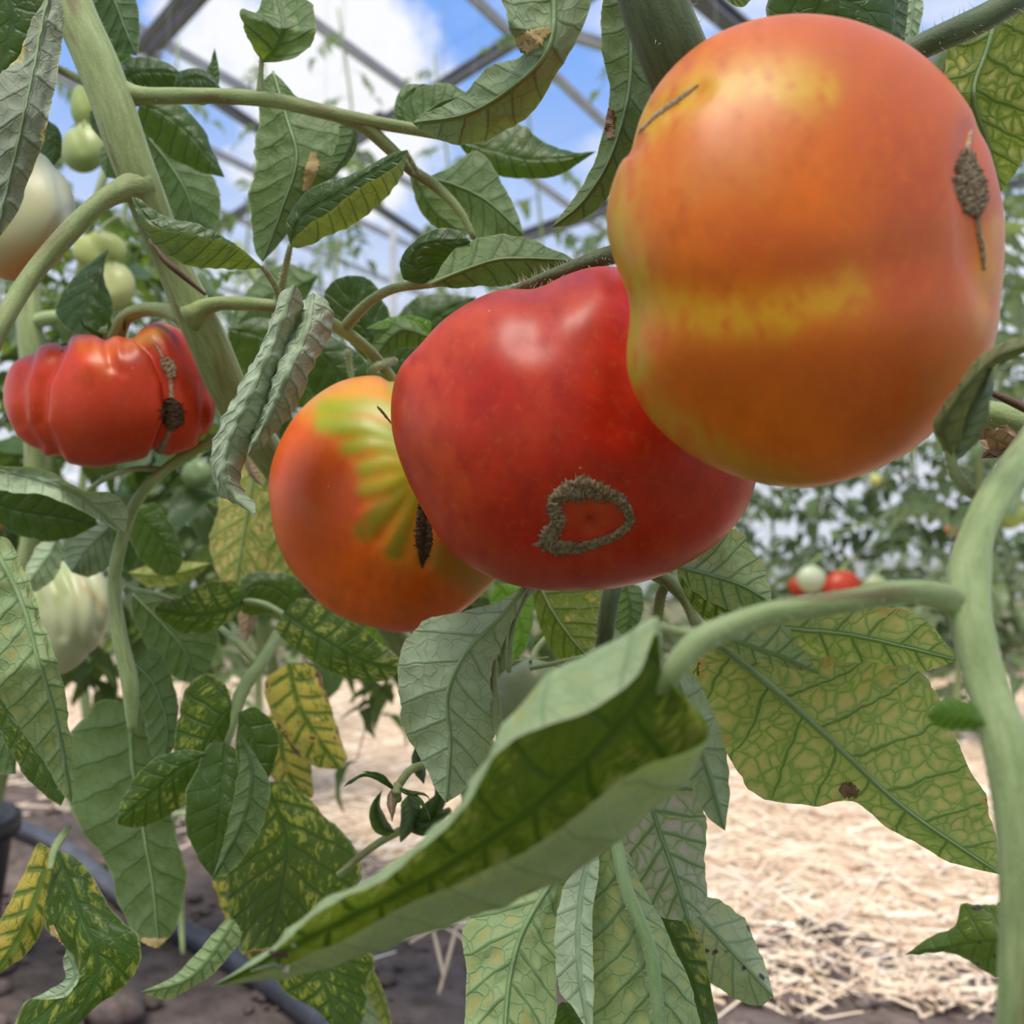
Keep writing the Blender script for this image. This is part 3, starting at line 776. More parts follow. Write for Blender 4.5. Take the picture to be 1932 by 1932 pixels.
lf(A, 'T', M_FRONT, (.172, .178, .192, .205), [(1248, 1268), (1150, 1390), (1000, 1530), (800, 1660), (600, 1760), (398, 1862)],
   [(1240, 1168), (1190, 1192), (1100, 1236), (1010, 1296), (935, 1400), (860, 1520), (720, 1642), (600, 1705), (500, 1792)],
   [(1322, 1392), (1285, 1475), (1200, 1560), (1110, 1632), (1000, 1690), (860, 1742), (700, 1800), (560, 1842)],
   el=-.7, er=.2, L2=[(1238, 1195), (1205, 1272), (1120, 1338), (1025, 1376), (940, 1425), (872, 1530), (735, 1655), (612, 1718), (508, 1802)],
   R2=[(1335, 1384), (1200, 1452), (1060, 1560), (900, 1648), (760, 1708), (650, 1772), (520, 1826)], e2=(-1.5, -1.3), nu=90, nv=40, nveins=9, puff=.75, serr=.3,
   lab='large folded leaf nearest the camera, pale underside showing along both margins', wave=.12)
M_WHITE = flat('white_residue', (0.85, 0.86, 0.84), 0.6)


def leaf_bvh(o):
    w_ = wloc(o)
    return (o, BVHTree.FromPolygons([Vector(np.array(v.co) + w_) for v in o.data.vertices], [tuple(q.vertices) for q in o.data.polygons]))


fl_ = leaf_bvh([o for o in COL.objects if o.get('label', '').startswith('large folded leaf')][0])
patch('white_residue', fl_, [(474, 1830), (500, 1823), (520, 1819), (545, 1828)], [1.5, 3.5, 4, 5], M_WHITE, False, 50, 5, .0001, .8, height=.0001, lift=.0004)
patch('white_residue', fl_, [(548, 1781), (554, 1783), (560, 1783)], [2, 3.5, 2], M_WHITE, False, 16, 5, .0001, .3, height=.0001, lift=.0004)
patch('leaf_blotch', fl_, [(508, 1797), (520, 1801), (545, 1800)], [2, 6, 5], M_PURB, False, 30, 5, 0, .6, height=0, lift=.0004, lab='dull purple blotch')
lf(A, 'U', M_CHL, (.27, .30, .315), [(1335, 1200), (1450, 1290), (1560, 1390), (1700, 1520), (1888, 1650)],
   [(1420, 1190), (1520, 1235), (1640, 1255), (1742, 1262), (1772, 1310), (1800, 1390), (1840, 1470), (1878, 1560)],
   [(1312, 1290), (1335, 1370), (1375, 1432), (1425, 1492), (1512, 1520), (1600, 1500), (1640, 1525), (1720, 1590), (1790, 1628)], el=.5, er=.4, nu=80, nv=44, nveins=8, puff=1.3, rib=.0011,
   lab='big yellow netted leaf with green veins')
lf(A, 'U', M_CHL, (.29, .31), [(1380, 1180), (1480, 1185), (1590, 1195), (1700, 1218), (1805, 1245)], [(1480, 1150), (1640, 1142), (1725, 1160), (1770, 1195)],
   [(1450, 1235), (1560, 1262), (1680, 1268), (1755, 1265)], el=.2, er=.6, nu=60, nv=30, nveins=7, puff=1.2, rib=.0006)
lf(A, 'U', M_PALEY, (.255, .27), [(1340, 1195), (1420, 1220), (1490, 1245), (1546, 1272)], [(1400, 1165), (1468, 1172), (1510, 1215)], [(1390, 1235), (1460, 1255), (1510, 1262)], el=-.2, er=.3)
lf(A, 'U', M_PALE, (.245, .26, .27), [(1268, 1262), (1300, 1340), (1332, 1440), (1368, 1568)], [(1300, 1262), (1335, 1320), (1366, 1420), (1376, 1500)], [(1250, 1310), (1268, 1390), (1300, 1470), (1330, 1535)], el=.2, er=.2, rib=.0008,
   nveins=6)
lf(A, 'T', M_BRT, (.178, .18), [(1862, 1368), (1825, 1350), (1790, 1342), (1748, 1350)], [(1840, 1330), (1800, 1318), (1770, 1322)], [(1840, 1376), (1800, 1378), (1765, 1370)], el=.1, er=.1, nu=20)
lf(A, 'T', M_PURT, (.40, .43), [(1932, 1775), (1850, 1778), (1780, 1790), (1706, 1802)], [(1905, 1720), (1816, 1706), (1800, 1745), (1755, 1768)], [(1920, 1850), (1866, 1838), (1790, 1795), (1740, 1798)], el=.3, er=.4)
lf(A, 'T', M_DEEP, (.44, .44), [(1960, 1760), (1930, 1745), (1890, 1735), (1860, 1728)], [(1930, 1715), (1890, 1700)], [(1920, 1770), (1890, 1760)], el=.3, er=.4, nu=20)

# ---------------------------------------------------------------- plant that carries the three big fruits (B)
B = thing('tomato_plant', (0.06, 0.44, 0), 'tomato plant with thick dark hairy stem at top centre, bearing three big tomatoes', 'plant')
tube('main_stem', [(1120, -1700, .33), (1165, -300, .30), (1205, -100, .30), (1238, 20, .30), (1290, 150, .305), (1345, 300, .33), (1370, 500, .37), (1320, 750, .41), (1220, 950, .42), (1160, 1090, .40), (1140, 1200, .40), (1130, 1400, .42), (1140, 1800, .44), (1150, 3000, .44)],
     [52, 60, 62, 63, 63, 55, 48, 34, 22, 18, 17, 20, 24, 28], M_STD, B, ridge=.06, hair=(1500, .0035), sides=22, seed=3, n=150)
tube('dry_strip', [(1268, -60, .296), (1292, 0, .295), (1308, 50, .296), (1318, 90, .298)], [8, 9, 8, 5], M_BARK, B)
tube('side_shoot', [(2700, -500, .36), (2080, -120, .30), (1980, -42, .295), (1860, 32, .29), (1720, 98, .29), (1600, 180, .30), (1400, 320, .33)], [22, 24, 24, 25, 24, 24, 22], M_STD, B, hair=(700, .0030), seed=4)
tube('fruit_stalk', [(1330, 470, .36), (1200, 474, .335), (1150, 482, .325), (1070, 510, .325), (980, 545, .335), (900, 590, .36)], [20, 20, 18, 14, 10, 8], M_STD, B, hair=(900, .0034), seed=6)
for pts, r in [([(1232, 1080, .37), (1262, 1098, .37), (1296, 1135, .37), (1318, 1190, .36)], [14, 14, 12, 11]), ([(1262, 1095, .37), (1248, 1120, .372), (1240, 1180, .375)], [9, 10, 10]),
               ([(1030, 1090, .36), (985, 1122, .355), (948, 1165, .35), (928, 1235, .345), (934, 1330, .34), (950, 1420, .34)], [10, 12, 12, 11, 10, 8]),
               ([(985, 1122, .352), (955, 1180, .345), (950, 1262, .34)], [5, 6, 5]), ([(1000, 1110, .35), (968, 1180, .34), (960, 1268, .336)], [4, 5, 5]),
               ([(1130, 1500, .34), (1160, 1580, .31), (1182, 1680, .302), (1225, 1790, .298), (1245, 1935, .295), (1250, 2000, .295)], [13, 12, 13, 13, 12, 10]),
               ([(1100, 1240, .40), (1000, 1262, .40)], [5, 4])]:
    tube('leaf_stalk', pts, r, M_ST if pts[0][1] < 1500 else M_MIDR, B, hair=(150, .0012))
# upper leaves
lf(B, 'U', leafmat((0.04, 0.09, 0.02), (0.20, 0.27, 0.135), uchl=.2, brown=0, vu=.6, trans=.2), (.27, .265, .28, .30), [(1035, -60), (1045, 30), (1030, 100), (960, 170), (880, 215), (778, 232)],
   [(945, -20), (960, 40), (975, 75), (988, 102), (930, 130), (860, 188), (800, 212)], [(1112, -20), (1085, 75), (1045, 150), (985, 224), (920, 264), (860, 273), (800, 250)], el=.5, er=.6, nu=80, nv=36, nveins=9, puff=1.2, rib=.0006,
   lab='twisted grey green leaf with a brown blotch')
lf(B, 'U', leafmat((0.04, 0.08, 0.02), (0.135, 0.195, 0.08), uchl=.25, brown=0, vu=.6, trans=.22), (.33, .33, .34), [(1185, -60), (1190, 60), (1185, 180), (1150, 300), (1100, 380), (1040, 430)],
   [(1140, 0), (1135, 90), (1150, 170), (1135, 270), (1100, 350)], [(1240, 20), (1235, 150), (1195, 280), (1150, 370), (1090, 418)], el=.5, er=.4, nu=70, nv=30, nveins=10, puff=1.2, rib=.0006,
   lab='long leaf beside the thick stem, with a brown blotch')
lf(B, 'T', M_DEEP, (.36, .36), [(1500, -60), (1570, -10), (1630, 20), (1680, 90)], [(1450, 0), (1460, 40), (1560, 80)], [(1600, -70), (1680, -30), (1690, 30)], el=.5, er=.5)
lf(B, 'U', leafmat((0.03, 0.06, 0.02), (0.09, 0.13, 0.075), uchl=.1, trans=.1), (.38, .38), [(1690, -40), (1688, 20), (1690, 110)], [(1660, -20), (1655, 50), (1670, 90)], [(1712, -20), (1710, 40), (1706, 80)], el=.2, er=.2)
lf(B, 'U', M_PALE, (.40, .40), [(1730, -40), (1722, 20), (1712, 100)], [(1708, -20), (1706, 60)], [(1742, 0), (1736, 50), (1726, 80)], el=.2, er=.2)
lf(B, 'U', leafmat((0.06, 0.12, 0.02), (0.13, 0.20, 0.04), yel=(0.5, 0.48, 0.04), uchl=.75, vu=.75, trans=.5, tcol=(0.35, 0.45, 0.03)), (.33, .33, .35), [(1885, 0), (1862, 90), (1835, 180), (1862, 270), (1888, 362)],
   [(1800, 60), (1783, 130), (1800, 210), (1840, 290)], [(1980, 20), (1985, 130), (1950, 240), (1925, 310)], el=.4, er=.5, nu=60, nv=30, nveins=6, rib=.0008)
lf(B, 'U', M_PALEY, (.30, .30), [(1350, -30), (1390, -8), (1425, -12)], [(1370, -40), (1400, -40)], [(1370, 0), (1400, 14)], el=.1, er=.1, nu=16)
_later()


def blotch(label_start, line, width, mat, name='brown_blotch', **kw):
    o = [o for o in COL.objects if o.get('label', '').startswith(label_start)][0]
    patch(name, leaf_bvh(o), line, width, mat, False, 40, 9, .0001, .5, height=0, lift=.0005, seed=len(line) * 3, **kw)


M_BRN = flat('dead_leaf_spot', (0.17, 0.09, 0.055), 0.8, (400, (0.34, 0.22, 0.13), 0.001), 0.5, 0.2)
M_TAN = flat('faded_leaf_spot', (0.42, 0.33, 0.13), 0.8, (300, (0.50, 0.36, 0.18), 0.001), 0.3, 0.2)
blotch('twisted grey green leaf', [(978, 84), (1000, 78), (1022, 64), (1040, 58)], [16, 20, 13, 5], M_TAN)
blotch('twisted grey green leaf', [(982, 92), (996, 82), (1014, 70), (1024, 66)], [6, 12, 8, 2], M_BRN)
blotch('big yellow netted leaf', [(1586, 1498), (1600, 1490), (1618, 1498)], [10, 15, 7], M_BRN)
blotch('long leaf beside the thick stem', [(1152, 262), (1150, 230), (1152, 205)], [6, 11, 5], M_BRN)
# leaf in front of the largest tomato
tube('leaf_stalk', [(1860, 950, .212), (1835, 932, .212), (1802, 892, .212), (1790, 850, .212)], [10, 10, 11, 8], M_ST, A, hair=(100, .001))
lf(A, 'U', leafmat((0.10, 0.14, 0.05), (0.17, 0.18, 0.07), yel=(0.45, 0.40, 0.08), uchl=.5, trans=.2), (.21, .20, .195), [(1795, 862), (1782, 800), (1835, 715), (1890, 668), (1990, 640)],
   [(1772, 830), (1765, 795), (1805, 735), (1850, 672), (1910, 640)], [(1812, 820), (1830, 760), (1872, 700), (1935, 664)], el=.3, er=.2, nu=50)
lf(A, 'U', leafmat((0.05, 0.09, 0.04), (0.11, 0.16, 0.10), uchl=.35, trans=.12), (.213, .206, .20), [(1796, 868), (1825, 800), (1855, 740), (1874, 690)], [(1775, 840), (1790, 780), (1838, 715)], [(1822, 858), (1856, 815), (1870, 750)], el=.2, er=.35)
# stem stump at the right edge behind
tube('side_shoot', [(1840, 775, .30), (1880, 785, .30), (1950, 805, .30), (2100, 850, .295), (2400, 960, .30), (2700, 1400, .34)], [22, 28, 30, 32, 30, 28], M_ST2, B, hair=(200, .0012))
tube('dry_strip', [(1862, 738, .292), (1905, 756, .29), (1960, 785, .29)], [5, 8, 7], M_BARK, B)
for k, (mid, w) in enumerate([([(1840, 800), (1880, 845), (1920, 880)], 16), ([(1900, 800), (1890, 840), (1850, 865)], 22), ([(1935, 830), (1890, 850), (1845, 830)], 16), ([(1860, 820), (1900, 835), (1940, 840)], 20)]):
    sl(B, 'U', M_DRYL, (.29 - .004 * k, .285), mid, w, w, el=.4, er=-.3, nm='dried_bract', nu=24, nveins=4)
# leaves of B in the middle and below
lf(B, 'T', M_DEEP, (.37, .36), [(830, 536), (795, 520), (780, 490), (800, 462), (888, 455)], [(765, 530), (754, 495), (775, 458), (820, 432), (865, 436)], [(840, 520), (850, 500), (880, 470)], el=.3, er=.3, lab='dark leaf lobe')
lf(B, 'U', M_UND, (.36, .35), [(812, 536), (870, 512), (940, 490), (1010, 488), (1085, 492)], [(850, 480), (890, 455), (940, 446), (1010, 455), (1060, 476)], [(850, 542), (920, 540), (1000, 530), (1050, 508)], el=.5, er=.5, nu=60, nv=30, rib=.0006)
lf(B, 'U', M_PALE, (.33, .335, .345), [(992, 1108), (945, 1165), (880, 1230), (845, 1310), (850, 1400), (842, 1515)],
   [(930, 1135), (850, 1162), (800, 1172), (765, 1215), (750, 1285), (758, 1350), (785, 1420), (822, 1488)], [(985, 1140), (950, 1200), (926, 1290), (940, 1370), (905, 1450), (870, 1495)], el=.6, er=.5, nu=80, nv=40, nveins=8, rib=.0009,
   lab='broad pale green leaf, underside out, in the centre')
lf(B, 'U', M_OLIVE, (.42, .42), [(1010, 1090), (1040, 1150), (1075, 1200), (1118, 1250)], [(1080, 1085), (1140, 1120), (1142, 1190), (1128, 1230)], [(1005, 1130), (1020, 1180), (1045, 1235), (1080, 1262)], el=.4, er=.4, rib=.0007, nveins=6)
lf(B, 'U', M_UND, (.44, .44), [(1180, 1100), (1190, 1150), (1180, 1210)], [(1210, 1110), (1208, 1170)], [(1160, 1120), (1155, 1170)], el=.3, er=.3, nu=24)
lf(B, 'T', M_BRT, (.47, .47), [(940, 1100), (970, 1150), (985, 1200), (960, 1260)], [(1000, 1110), (1005, 1170), (990, 1230)], [(925, 1130), (930, 1200)], el=.4, er=.4, nu=24)
lf(B, 'U', M_PALEY, (.33, .345), [(1275, 1068), (1340, 1085), (1400, 1105), (1456, 1138)], [(1330, 1040), (1385, 998), (1425, 1045), (1452, 1100)], [(1290, 1095), (1340, 1135), (1400, 1158)], el=.5, er=.4, nu=50, nv=26, nveins=6, rib=.0006)
lf(B, 'T', M_TOPY, (.345, .35), [(1278, 1070), (1330, 1110), (1370, 1150), (1420, 1200)], [(1330, 1075), (1390, 1110), (1430, 1160)], [(1280, 1100), (1320, 1160), (1370, 1200)], el=.4, er=.4)
lf(B, 'U', M_CHL, (.36, .36), [(1330, 1180), (1350, 1240), (1360, 1300), (1400, 1360)], [(1390, 1200), (1420, 1270), (1430, 1330)], [(1300, 1230), (1310, 1310), (1340, 1370)], el=.4, er=.4)
# hanging leaves at the bottom centre
lf(B, 'U', M_PALEY, (.315, .30, .29), [(1120, 1560), (1050, 1650), (985, 1760), (960, 1860), (950, 2010)], [(1050, 1600), (930, 1690), (885, 1740), (878, 1830), (878, 1930), (890, 1990)], [(1120, 1620), (1064, 1690), (1050, 1790), (1050, 1890), (1020, 1980)], el=.5, er=.3, nu=80, nv=36, nveins=8,
   puff=1.3, rib=.0009)
lf(B, 'U', M_PALE, (.312, .298, .286), [(1125, 1570), (1100, 1660), (1090, 1780), (1100, 1880), (1116, 1960)], [(1100, 1620), (1062, 1680), (1048, 1780), (1055, 1870), (1085, 1905)], [(1130, 1640), (1118, 1760), (1118, 1870), (1120, 1930)], el=.3, er=-.2, nu=60, nveins=8, puff=1.2)
lf(B, 'U', M_PALEY, (.318, .304, .297), [(1150, 1560), (1180, 1680), (1225, 1790), (1245, 1930), (1250, 2060)], [(1180, 1600), (1215, 1680), (1270, 1790), (1310, 1890), (1325, 2000)], [(1122, 1620), (1112, 1740), (1108, 1860), (1130, 1960)], el=.5, er=.5, nu=80, nv=40, nveins=9, puff=1.3, rib=.0012,
   lab='long hanging leaf with netted veins')
lf(B, 'U', M_PINK, (.335, .33, .325), [(1215, 1440), (1235, 1540), (1270, 1640), (1300, 1740)], [(1290, 1450), (1325, 1530), (1332, 1640), (1334, 1712)], [(1170, 1500), (1172, 1600), (1195, 1680), (1250, 1728)], el=.4, er=.5, nu=66, nv=34, nveins=7, puff=1.3, rib=.0006,
   lab='leaf mottled with dull pink')
lf(B, 'T', M_TOPY, (.36, .345), [(1225, 1700), (1275, 1780), (1310, 1870), (1340, 1990)], [(1270, 1700), (1325, 1780), (1345, 1880), (1355, 1960)], [(1215, 1740), (1240, 1830), (1290, 1930)], el=.4, er=.4)
lf(B, 'U', M_PURP, (.38, .36, .35), [(1290, 1700), (1340, 1750), (1395, 1810), (1460, 1880)], [(1340, 1695), (1400, 1730), (1435, 1800), (1452, 1850)], [(1290, 1750), (1320, 1830), (1380, 1880), (1430, 1900)], el=.4, er=.4, rib=.0005, nveins=6, lab='pale leaf with purple spots')
lf(B, 'T', M_TOP, (.37, .37), [(1060, 1890), (1080, 1940), (1090, 2000)], [(1100, 1900), (1110, 1960)], [(1040, 1910), (1050, 1970)], el=.3, er=.3, nu=20)
# withered flower with its calyx
tube('leaf_stalk', [(870, 1420, .37), (810, 1440, .365), (775, 1452, .36), (752, 1482, .36)], [6, 7, 8, 8], M_ST, B, hair=(60, .0012))
cal = tube('calyx', [(752, 1478, .36), (746, 1498, .358)], [9, 11], M_ST, B)
for mid, w in [([(746, 1492), (715, 1470), (685, 1462), (646, 1486)], 5), ([(744, 1490), (722, 1466), (705, 1458), (682, 1456)], 4), ([(752, 1488), (785, 1505), (806, 1530), (812, 1550)], 6), ([(750, 1485), (780, 1497), (802, 1500), (818, 1520)], 4),
               ([(750, 1495), (752, 1510), (744, 1516)], 5)]:
    sl(cal, 'T', M_TOP, (.358, .35), mid, w, w, el=.1, er=.1, nm='sepal', nu=22, nveins=4)
sl(cal, 'U', M_DRYL, (.357, .352), [(738, 1490), (738, 1515), (740, 1552)], 9, 11, el=.25, er=.25, nm='dried_petals', nu=24, nveins=12)
tube('leaf_stalk', [(850, 1530, .42), (760, 1565, .42), (700, 1600, .42), (640, 1650, .43)], [8, 8, 7, 7], M_ST, B)
for mid, w, mt in [([(745, 1570), (720, 1560), (708, 1520), (722, 1490)], 14, M_TOP), ([(760, 1560), (800, 1545), (830, 1500), (815, 1470)], 22, M_DEEP), ([(770, 1500), (775, 1540), (755, 1590)], 20, M_UND), ([(800, 1400), (790, 1440), (800, 1480)], 16, M_DEEP), ([(760, 1530), (800, 1560), (850, 1530)], 20, M_DEEP)]:
    sl(B, 'T' if mt is not M_UND else 'U', mt, (.41, .40), mid, w, w, nu=24)

# ---------------------------------------------------------------- plant with the pale main stem at the left (C)
C_ = thing('tomato_plant', (-0.03, 0.62, 0), 'tomato plant with pale green forking main stem at left, bearing the ribbed tomato', 'plant')
tube('main_stem', [(-40, -1300, .46), (60, -300, .42), (118, -60, .41), (150, 35, .405), (205, 165, .40), (262, 330, .40), (330, 500, .41), (385, 620, .415), (440, 745, .43), (540, 900, .47), (700, 1120, .52), (880, 1450, .60), (930, 1800, .62), (930, 2420, .62)],
     [30, 36, 38, 38, 40, 37, 33, 37, 36, 30, 26, 22, 20, 20], M_ST, C_, ridge=.10, hair=(900, .0014), sides=20, n=150)
tube('dry_strip', [(282, 452, .392), (310, 490, .392), (345, 520, .394), (388, 556, .398)], [3, 6, 6, 3], M_BARK, C_, lab='brown split along the stem')
for pts, r, mt in [([(215, 175, .40), (262, 181, .40), (330, 181, .395), (420, 182, .39), (520, 190, .385), (620, 213, .38), (700, 230, .385), (790, 246, .39), (870, 262, .395)], [34, 18, 15, 14, 14, 13, 12, 11, 9], M_ST),
                   ([(600, 208, .38), (680, 235, .385), (735, 280, .39), (775, 320, .395), (820, 350, .40), (865, 395, .40), (895, 450, .40)], [11, 13, 12, 11, 10, 8, 6], M_ST),
                   ([(275, 350, .40), (235, 358, .395), (190, 382, .39), (130, 440, .385), (60, 520, .38), (0, 620, .37), (-60, 760, .37)], [38, 24, 18, 19, 18, 18, 18], M_ST),
                   ([(365, 600, .41), (400, 575, .405), (450, 572, .40), (520, 578, .395), (590, 592, .395), (650, 625, .40), (700, 665, .41), (760, 740, .42)], [30, 15, 13, 12, 12, 12, 11, 10], M_ST),
                   ([(350, 605, .42), (320, 588, .43), (270, 585, .44), (235, 600, .445), (215, 645, .45)], [16, 14, 13, 14, 16], M_ST),
                   ([(650, 620, .40), (690, 575, .39), (740, 545, .38), (815, 535, .37), (860, 530, .365)], [12, 10, 9, 8, 5], M_ST),
                   ([(548, 462, .385), (538, 510, .39), (528, 560, .395), (524, 580, .395)], [5, 7, 7, 8], M_ST), ([(494, 502, .385), (520, 540, .39), (528, 570, .395)], [5, 6, 6], M_ST),
                   ([(495, 100, .385), (492, 140, .385), (492, 190, .386)], [5, 5, 10], M_ST), ([(765, 285, .38), (790, 330, .39)], [4, 5], M_ST),
                   ([(655, 660, .42), (662, 700, .42), (668, 740, .42)], [6, 5, 5], M_ST), ([(100, 125, .44), (140, 145, .44), (190, 170, .43)], [7, 8, 8], M_ST),
                   ([(745, 680, .42), (715, 690, .41), (700, 700, .41)], [7, 8, 8], M_ST)]:
    tube('leaf_stalk', pts, r, mt, C_, ridge=.04, hair=(160, .0012))
# leaves, top left
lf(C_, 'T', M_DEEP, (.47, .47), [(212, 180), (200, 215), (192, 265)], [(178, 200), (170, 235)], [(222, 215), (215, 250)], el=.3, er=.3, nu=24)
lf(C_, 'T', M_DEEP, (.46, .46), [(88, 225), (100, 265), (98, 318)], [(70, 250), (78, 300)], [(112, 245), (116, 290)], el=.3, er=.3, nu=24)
lf(C_, 'U', M_UND, (.50, .50), [(235, 270), (205, 290), (200, 335)], [(195, 275), (190, 310)], [(225, 300), (220, 335)], el=.3, er=.3, nu=24)
lf(C_, 'U', M_GRAY, (.345, .33, .335), [(100, -40), (72, 100), (45, 230), (20, 340), (-10, 460)], [(60, 70), (25, 115), (-20, 160), (-60, 300)], [(118, 10), (114, 95), (96, 200), (78, 285), (48, 355), (26, 410)], el=.6, er=.4, nu=80, nv=34, nveins=9, puff=1.8, rib=.0005,
   serr=1.3, lab='crumpled grey curled leaf')
lf(C_, 'T', M_TOP, (.40, .40), [(-20, -60), (20, 20), (10, 100), (-30, 200)], [(80, -60), (110, 0), (60, 90), (0, 170)], [(-60, -20), (-80, 100)], el=.4, er=.4)
lf(C_, 'T', M_TOP, (.42, .42), [(60, -40), (40, 40), (30, 100), (0, 150)], [(115, -20), (118, 60), (80, 130)], [(0, 0), (-10, 80)], el=.4, er=.4)
lf(C_, 'U', leafmat((0.04, 0.08, 0.02), (0.08, 0.14, 0.05), trans=.25, tcol=(0.2, 0.33, 0.02)), (.45, .45), [(175, -60), (215, 0), (235, 50), (258, 105)], [(235, -60), (258, 10), (264, 70)], [(160, -20), (178, 50), (205, 98)], el=.4, er=.4, rib=.0005)
lf(C_, 'T', M_BRT, (.46, .46), [(205, 105), (225, 112), (250, 108)], [(225, 98), (240, 98)], [(215, 130), (235, 135)], el=.1, er=.1, nu=16)
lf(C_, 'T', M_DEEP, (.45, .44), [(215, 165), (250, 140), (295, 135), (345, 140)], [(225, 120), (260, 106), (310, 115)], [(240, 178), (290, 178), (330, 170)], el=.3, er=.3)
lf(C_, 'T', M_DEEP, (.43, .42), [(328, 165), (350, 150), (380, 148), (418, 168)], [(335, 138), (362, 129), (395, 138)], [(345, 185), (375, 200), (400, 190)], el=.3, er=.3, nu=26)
lf(C_, 'T', M_TOP, (.46, .46), [(412, 165), (400, 140), (405, 90)], [(390, 140), (396, 115)], [(414, 140), (410, 110)], el=.1, er=.1, nu=20)
lf(C_, 'T', M_TOP, (.46, .46), [(262, 195), (310, 215), (365, 262), (424, 335)], [(320, 188), (370, 225), (405, 285)], [(262, 235), (310, 290), (370, 322)], el=.5, er=.3)
lf(C_, 'U', leafmat((0.05, 0.1, 0.02), (0.10, 0.17, 0.06), trans=.35, tcol=(0.22, 0.36, 0.03)), (.49, .48), [(268, 245), (320, 310), (355, 370), (375, 445)], [(330, 280), (395, 330), (418, 380), (408, 428)], [(262, 290), (285, 360), (320, 425)], el=.5, er=.5, rib=.0006)
lf(C_, 'U', leafmat((0.05, 0.1, 0.02), (0.15, 0.22, 0.10), yel=(.42, .45, .05), uchl=.5, trans=.35), (.385, .375, .39), [(497, 118), (520, 92), (535, 50), (520, -20)], [(478, 90), (455, 40), (456, 18), (482, 26), (498, -5)], [(540, 116), (580, 98), (597, 50), (580, 0)], el=-.5, er=-.4, nu=50, nv=30, puff=1.3)
lf(C_, 'U', leafmat((0.05, 0.1, 0.02), (0.115, 0.18, 0.065), uchl=.3, brown=0, trans=.25), (.42, .41, .41), [(515, 135), (540, 220), (560, 300), (530, 400), (495, 494)],
   [(495, 160), (486, 240), (476, 330), (474, 420), (482, 475)], [(560, 180), (620, 215), (662, 245), (655, 300), (612, 345), (575, 385), (545, 440)], el=.5, er=.6, nu=70, nv=34, nveins=9, rib=.0006, puff=1.2, lab='hanging leaf with a tan blotch')
lf(C_, 'U', M_UND, (.40, .40), [(650, 225), (668, 240), (655, 290), (625, 330)], [(640, 215), (640, 260), (620, 310)], [(672, 235), (672, 280), (650, 315)], el=.2, er=.4, nu=24)
lf(C_, 'T', leafmat((0.035, 0.08, 0.02), (0.19, 0.25, 0.11), uchl=.15, trans=.2), (.385, .37, .36), [(548, 466), (570, 410), (640, 365), (710, 320), (770, 283)], [(540, 420), (555, 390), (600, 348), (680, 320), (735, 290)],
   [(566, 468), (622, 446), (702, 398), (756, 335)], el=.3, er=-.1, R2=[(556, 448), (600, 414), (680, 352), (748, 312)], e2=-.9, nu=70, nv=30, nveins=11)
lf(C_, 'T', leafmat((0.035, 0.085, 0.015), (0.12, 0.18, 0.06), uchl=.3, trans=.2), (.375, .37, .375), [(248, 372), (290, 425), (350, 452), (420, 478), (496, 505)], [(262, 375), (310, 408), (370, 422), (440, 455), (478, 488)],
   [(262, 418), (300, 468), (362, 502), (440, 508)], el=.3, er=-.1, R2=[(255, 396), (300, 430), (360, 440), (440, 462)], e2=-.9, nu=60, nv=30, nveins=10)
blotch('hanging leaf with a tan', [(590, 288), (590, 310), (580, 345), (572, 360)], [5, 12, 9, 2], M_TAN, name='tan_blotch')
# the two rolled leaves in front of the stem
lf(C_, 'U', M_ROLL, (.322, .325, .33), [(556, 536), (520, 640), (470, 750), (430, 840), (425, 910), (482, 978)], [(528, 555), (490, 660), (455, 725), (415, 800), (398, 885), (420, 940), (465, 958)],
   [(572, 560), (560, 640), (515, 760), (470, 850), (455, 910), (482, 950)], el=1.0, er=.9, wrap=True, nu=90, nv=36, nveins=13, puff=2.2, serr=.4, wave=.4, lab='tightly rolled grey green leaf')
lf(C_, 'U', M_ROLL, (.329, .319, .328), [(590, 552), (580, 620), (545, 700), (510, 780), (465, 862)], [(565, 575), (535, 640), (515, 720), (498, 765), (478, 820)], [(626, 575), (620, 640), (588, 705), (548, 785), (505, 835)],
   el=.9, er=.9, wrap=True, nu=80, nv=34, nveins=11, puff=2.4, serr=.4, wave=.4, lab='tightly rolled grey green leaf')
# behind the rolled leaves and right of them
lf(C_, 'T', M_DEEP, (.46, .46), [(745, 700), (700, 640), (665, 580), (655, 520)], [(745, 640), (720, 560), (690, 522)], [(690, 680), (640, 620), (612, 560), (630, 530)], el=.4, er=.5)
lf(C_, 'T', M_DEEP, (.50, .50), [(560, 620), (620, 680), (660, 740), (690, 800)], [(640, 640), (700, 700)], [(560, 680), (600, 760)], el=.4, er=.5)
lf(C_, 'U', M_UND, (.44, .44), [(790, 246), (760, 215), (765, 180), (800, 158)], [(750, 230), (745, 195), (765, 162)], [(800, 235), (830, 200), (830, 165)], el=.2, er=.3, nu=26)
lf(C_, 'U', M_UND, (.43, .42), [(770, 246), (800, 215), (840, 190), (890, 180)], [(765, 200), (790, 165), (840, 158)], [(800, 250), (850, 235), (890, 205)], el=.3, er=.3, rib=.0005)
lf(C_, 'T', M_TOP, (.45, .44), [(858, 262), (930, 285), (1000, 300), (1060, 298), (1125, 286)], [(930, 238), (975, 232), (1010, 255), (1060, 280)], [(880, 290), (930, 330), (1000, 338), (1060, 328)], el=.5, er=.3, nu=50, nveins=9)
lf(C_, 'U', M_UND, (.44, .43), [(805, 335), (860, 350), (920, 380), (990, 445)], [(850, 315), (900, 282), (935, 325), (965, 380)], [(850, 370), (880, 420), (910, 455)], el=.4, er=.4, nu=50, rib=.0005)
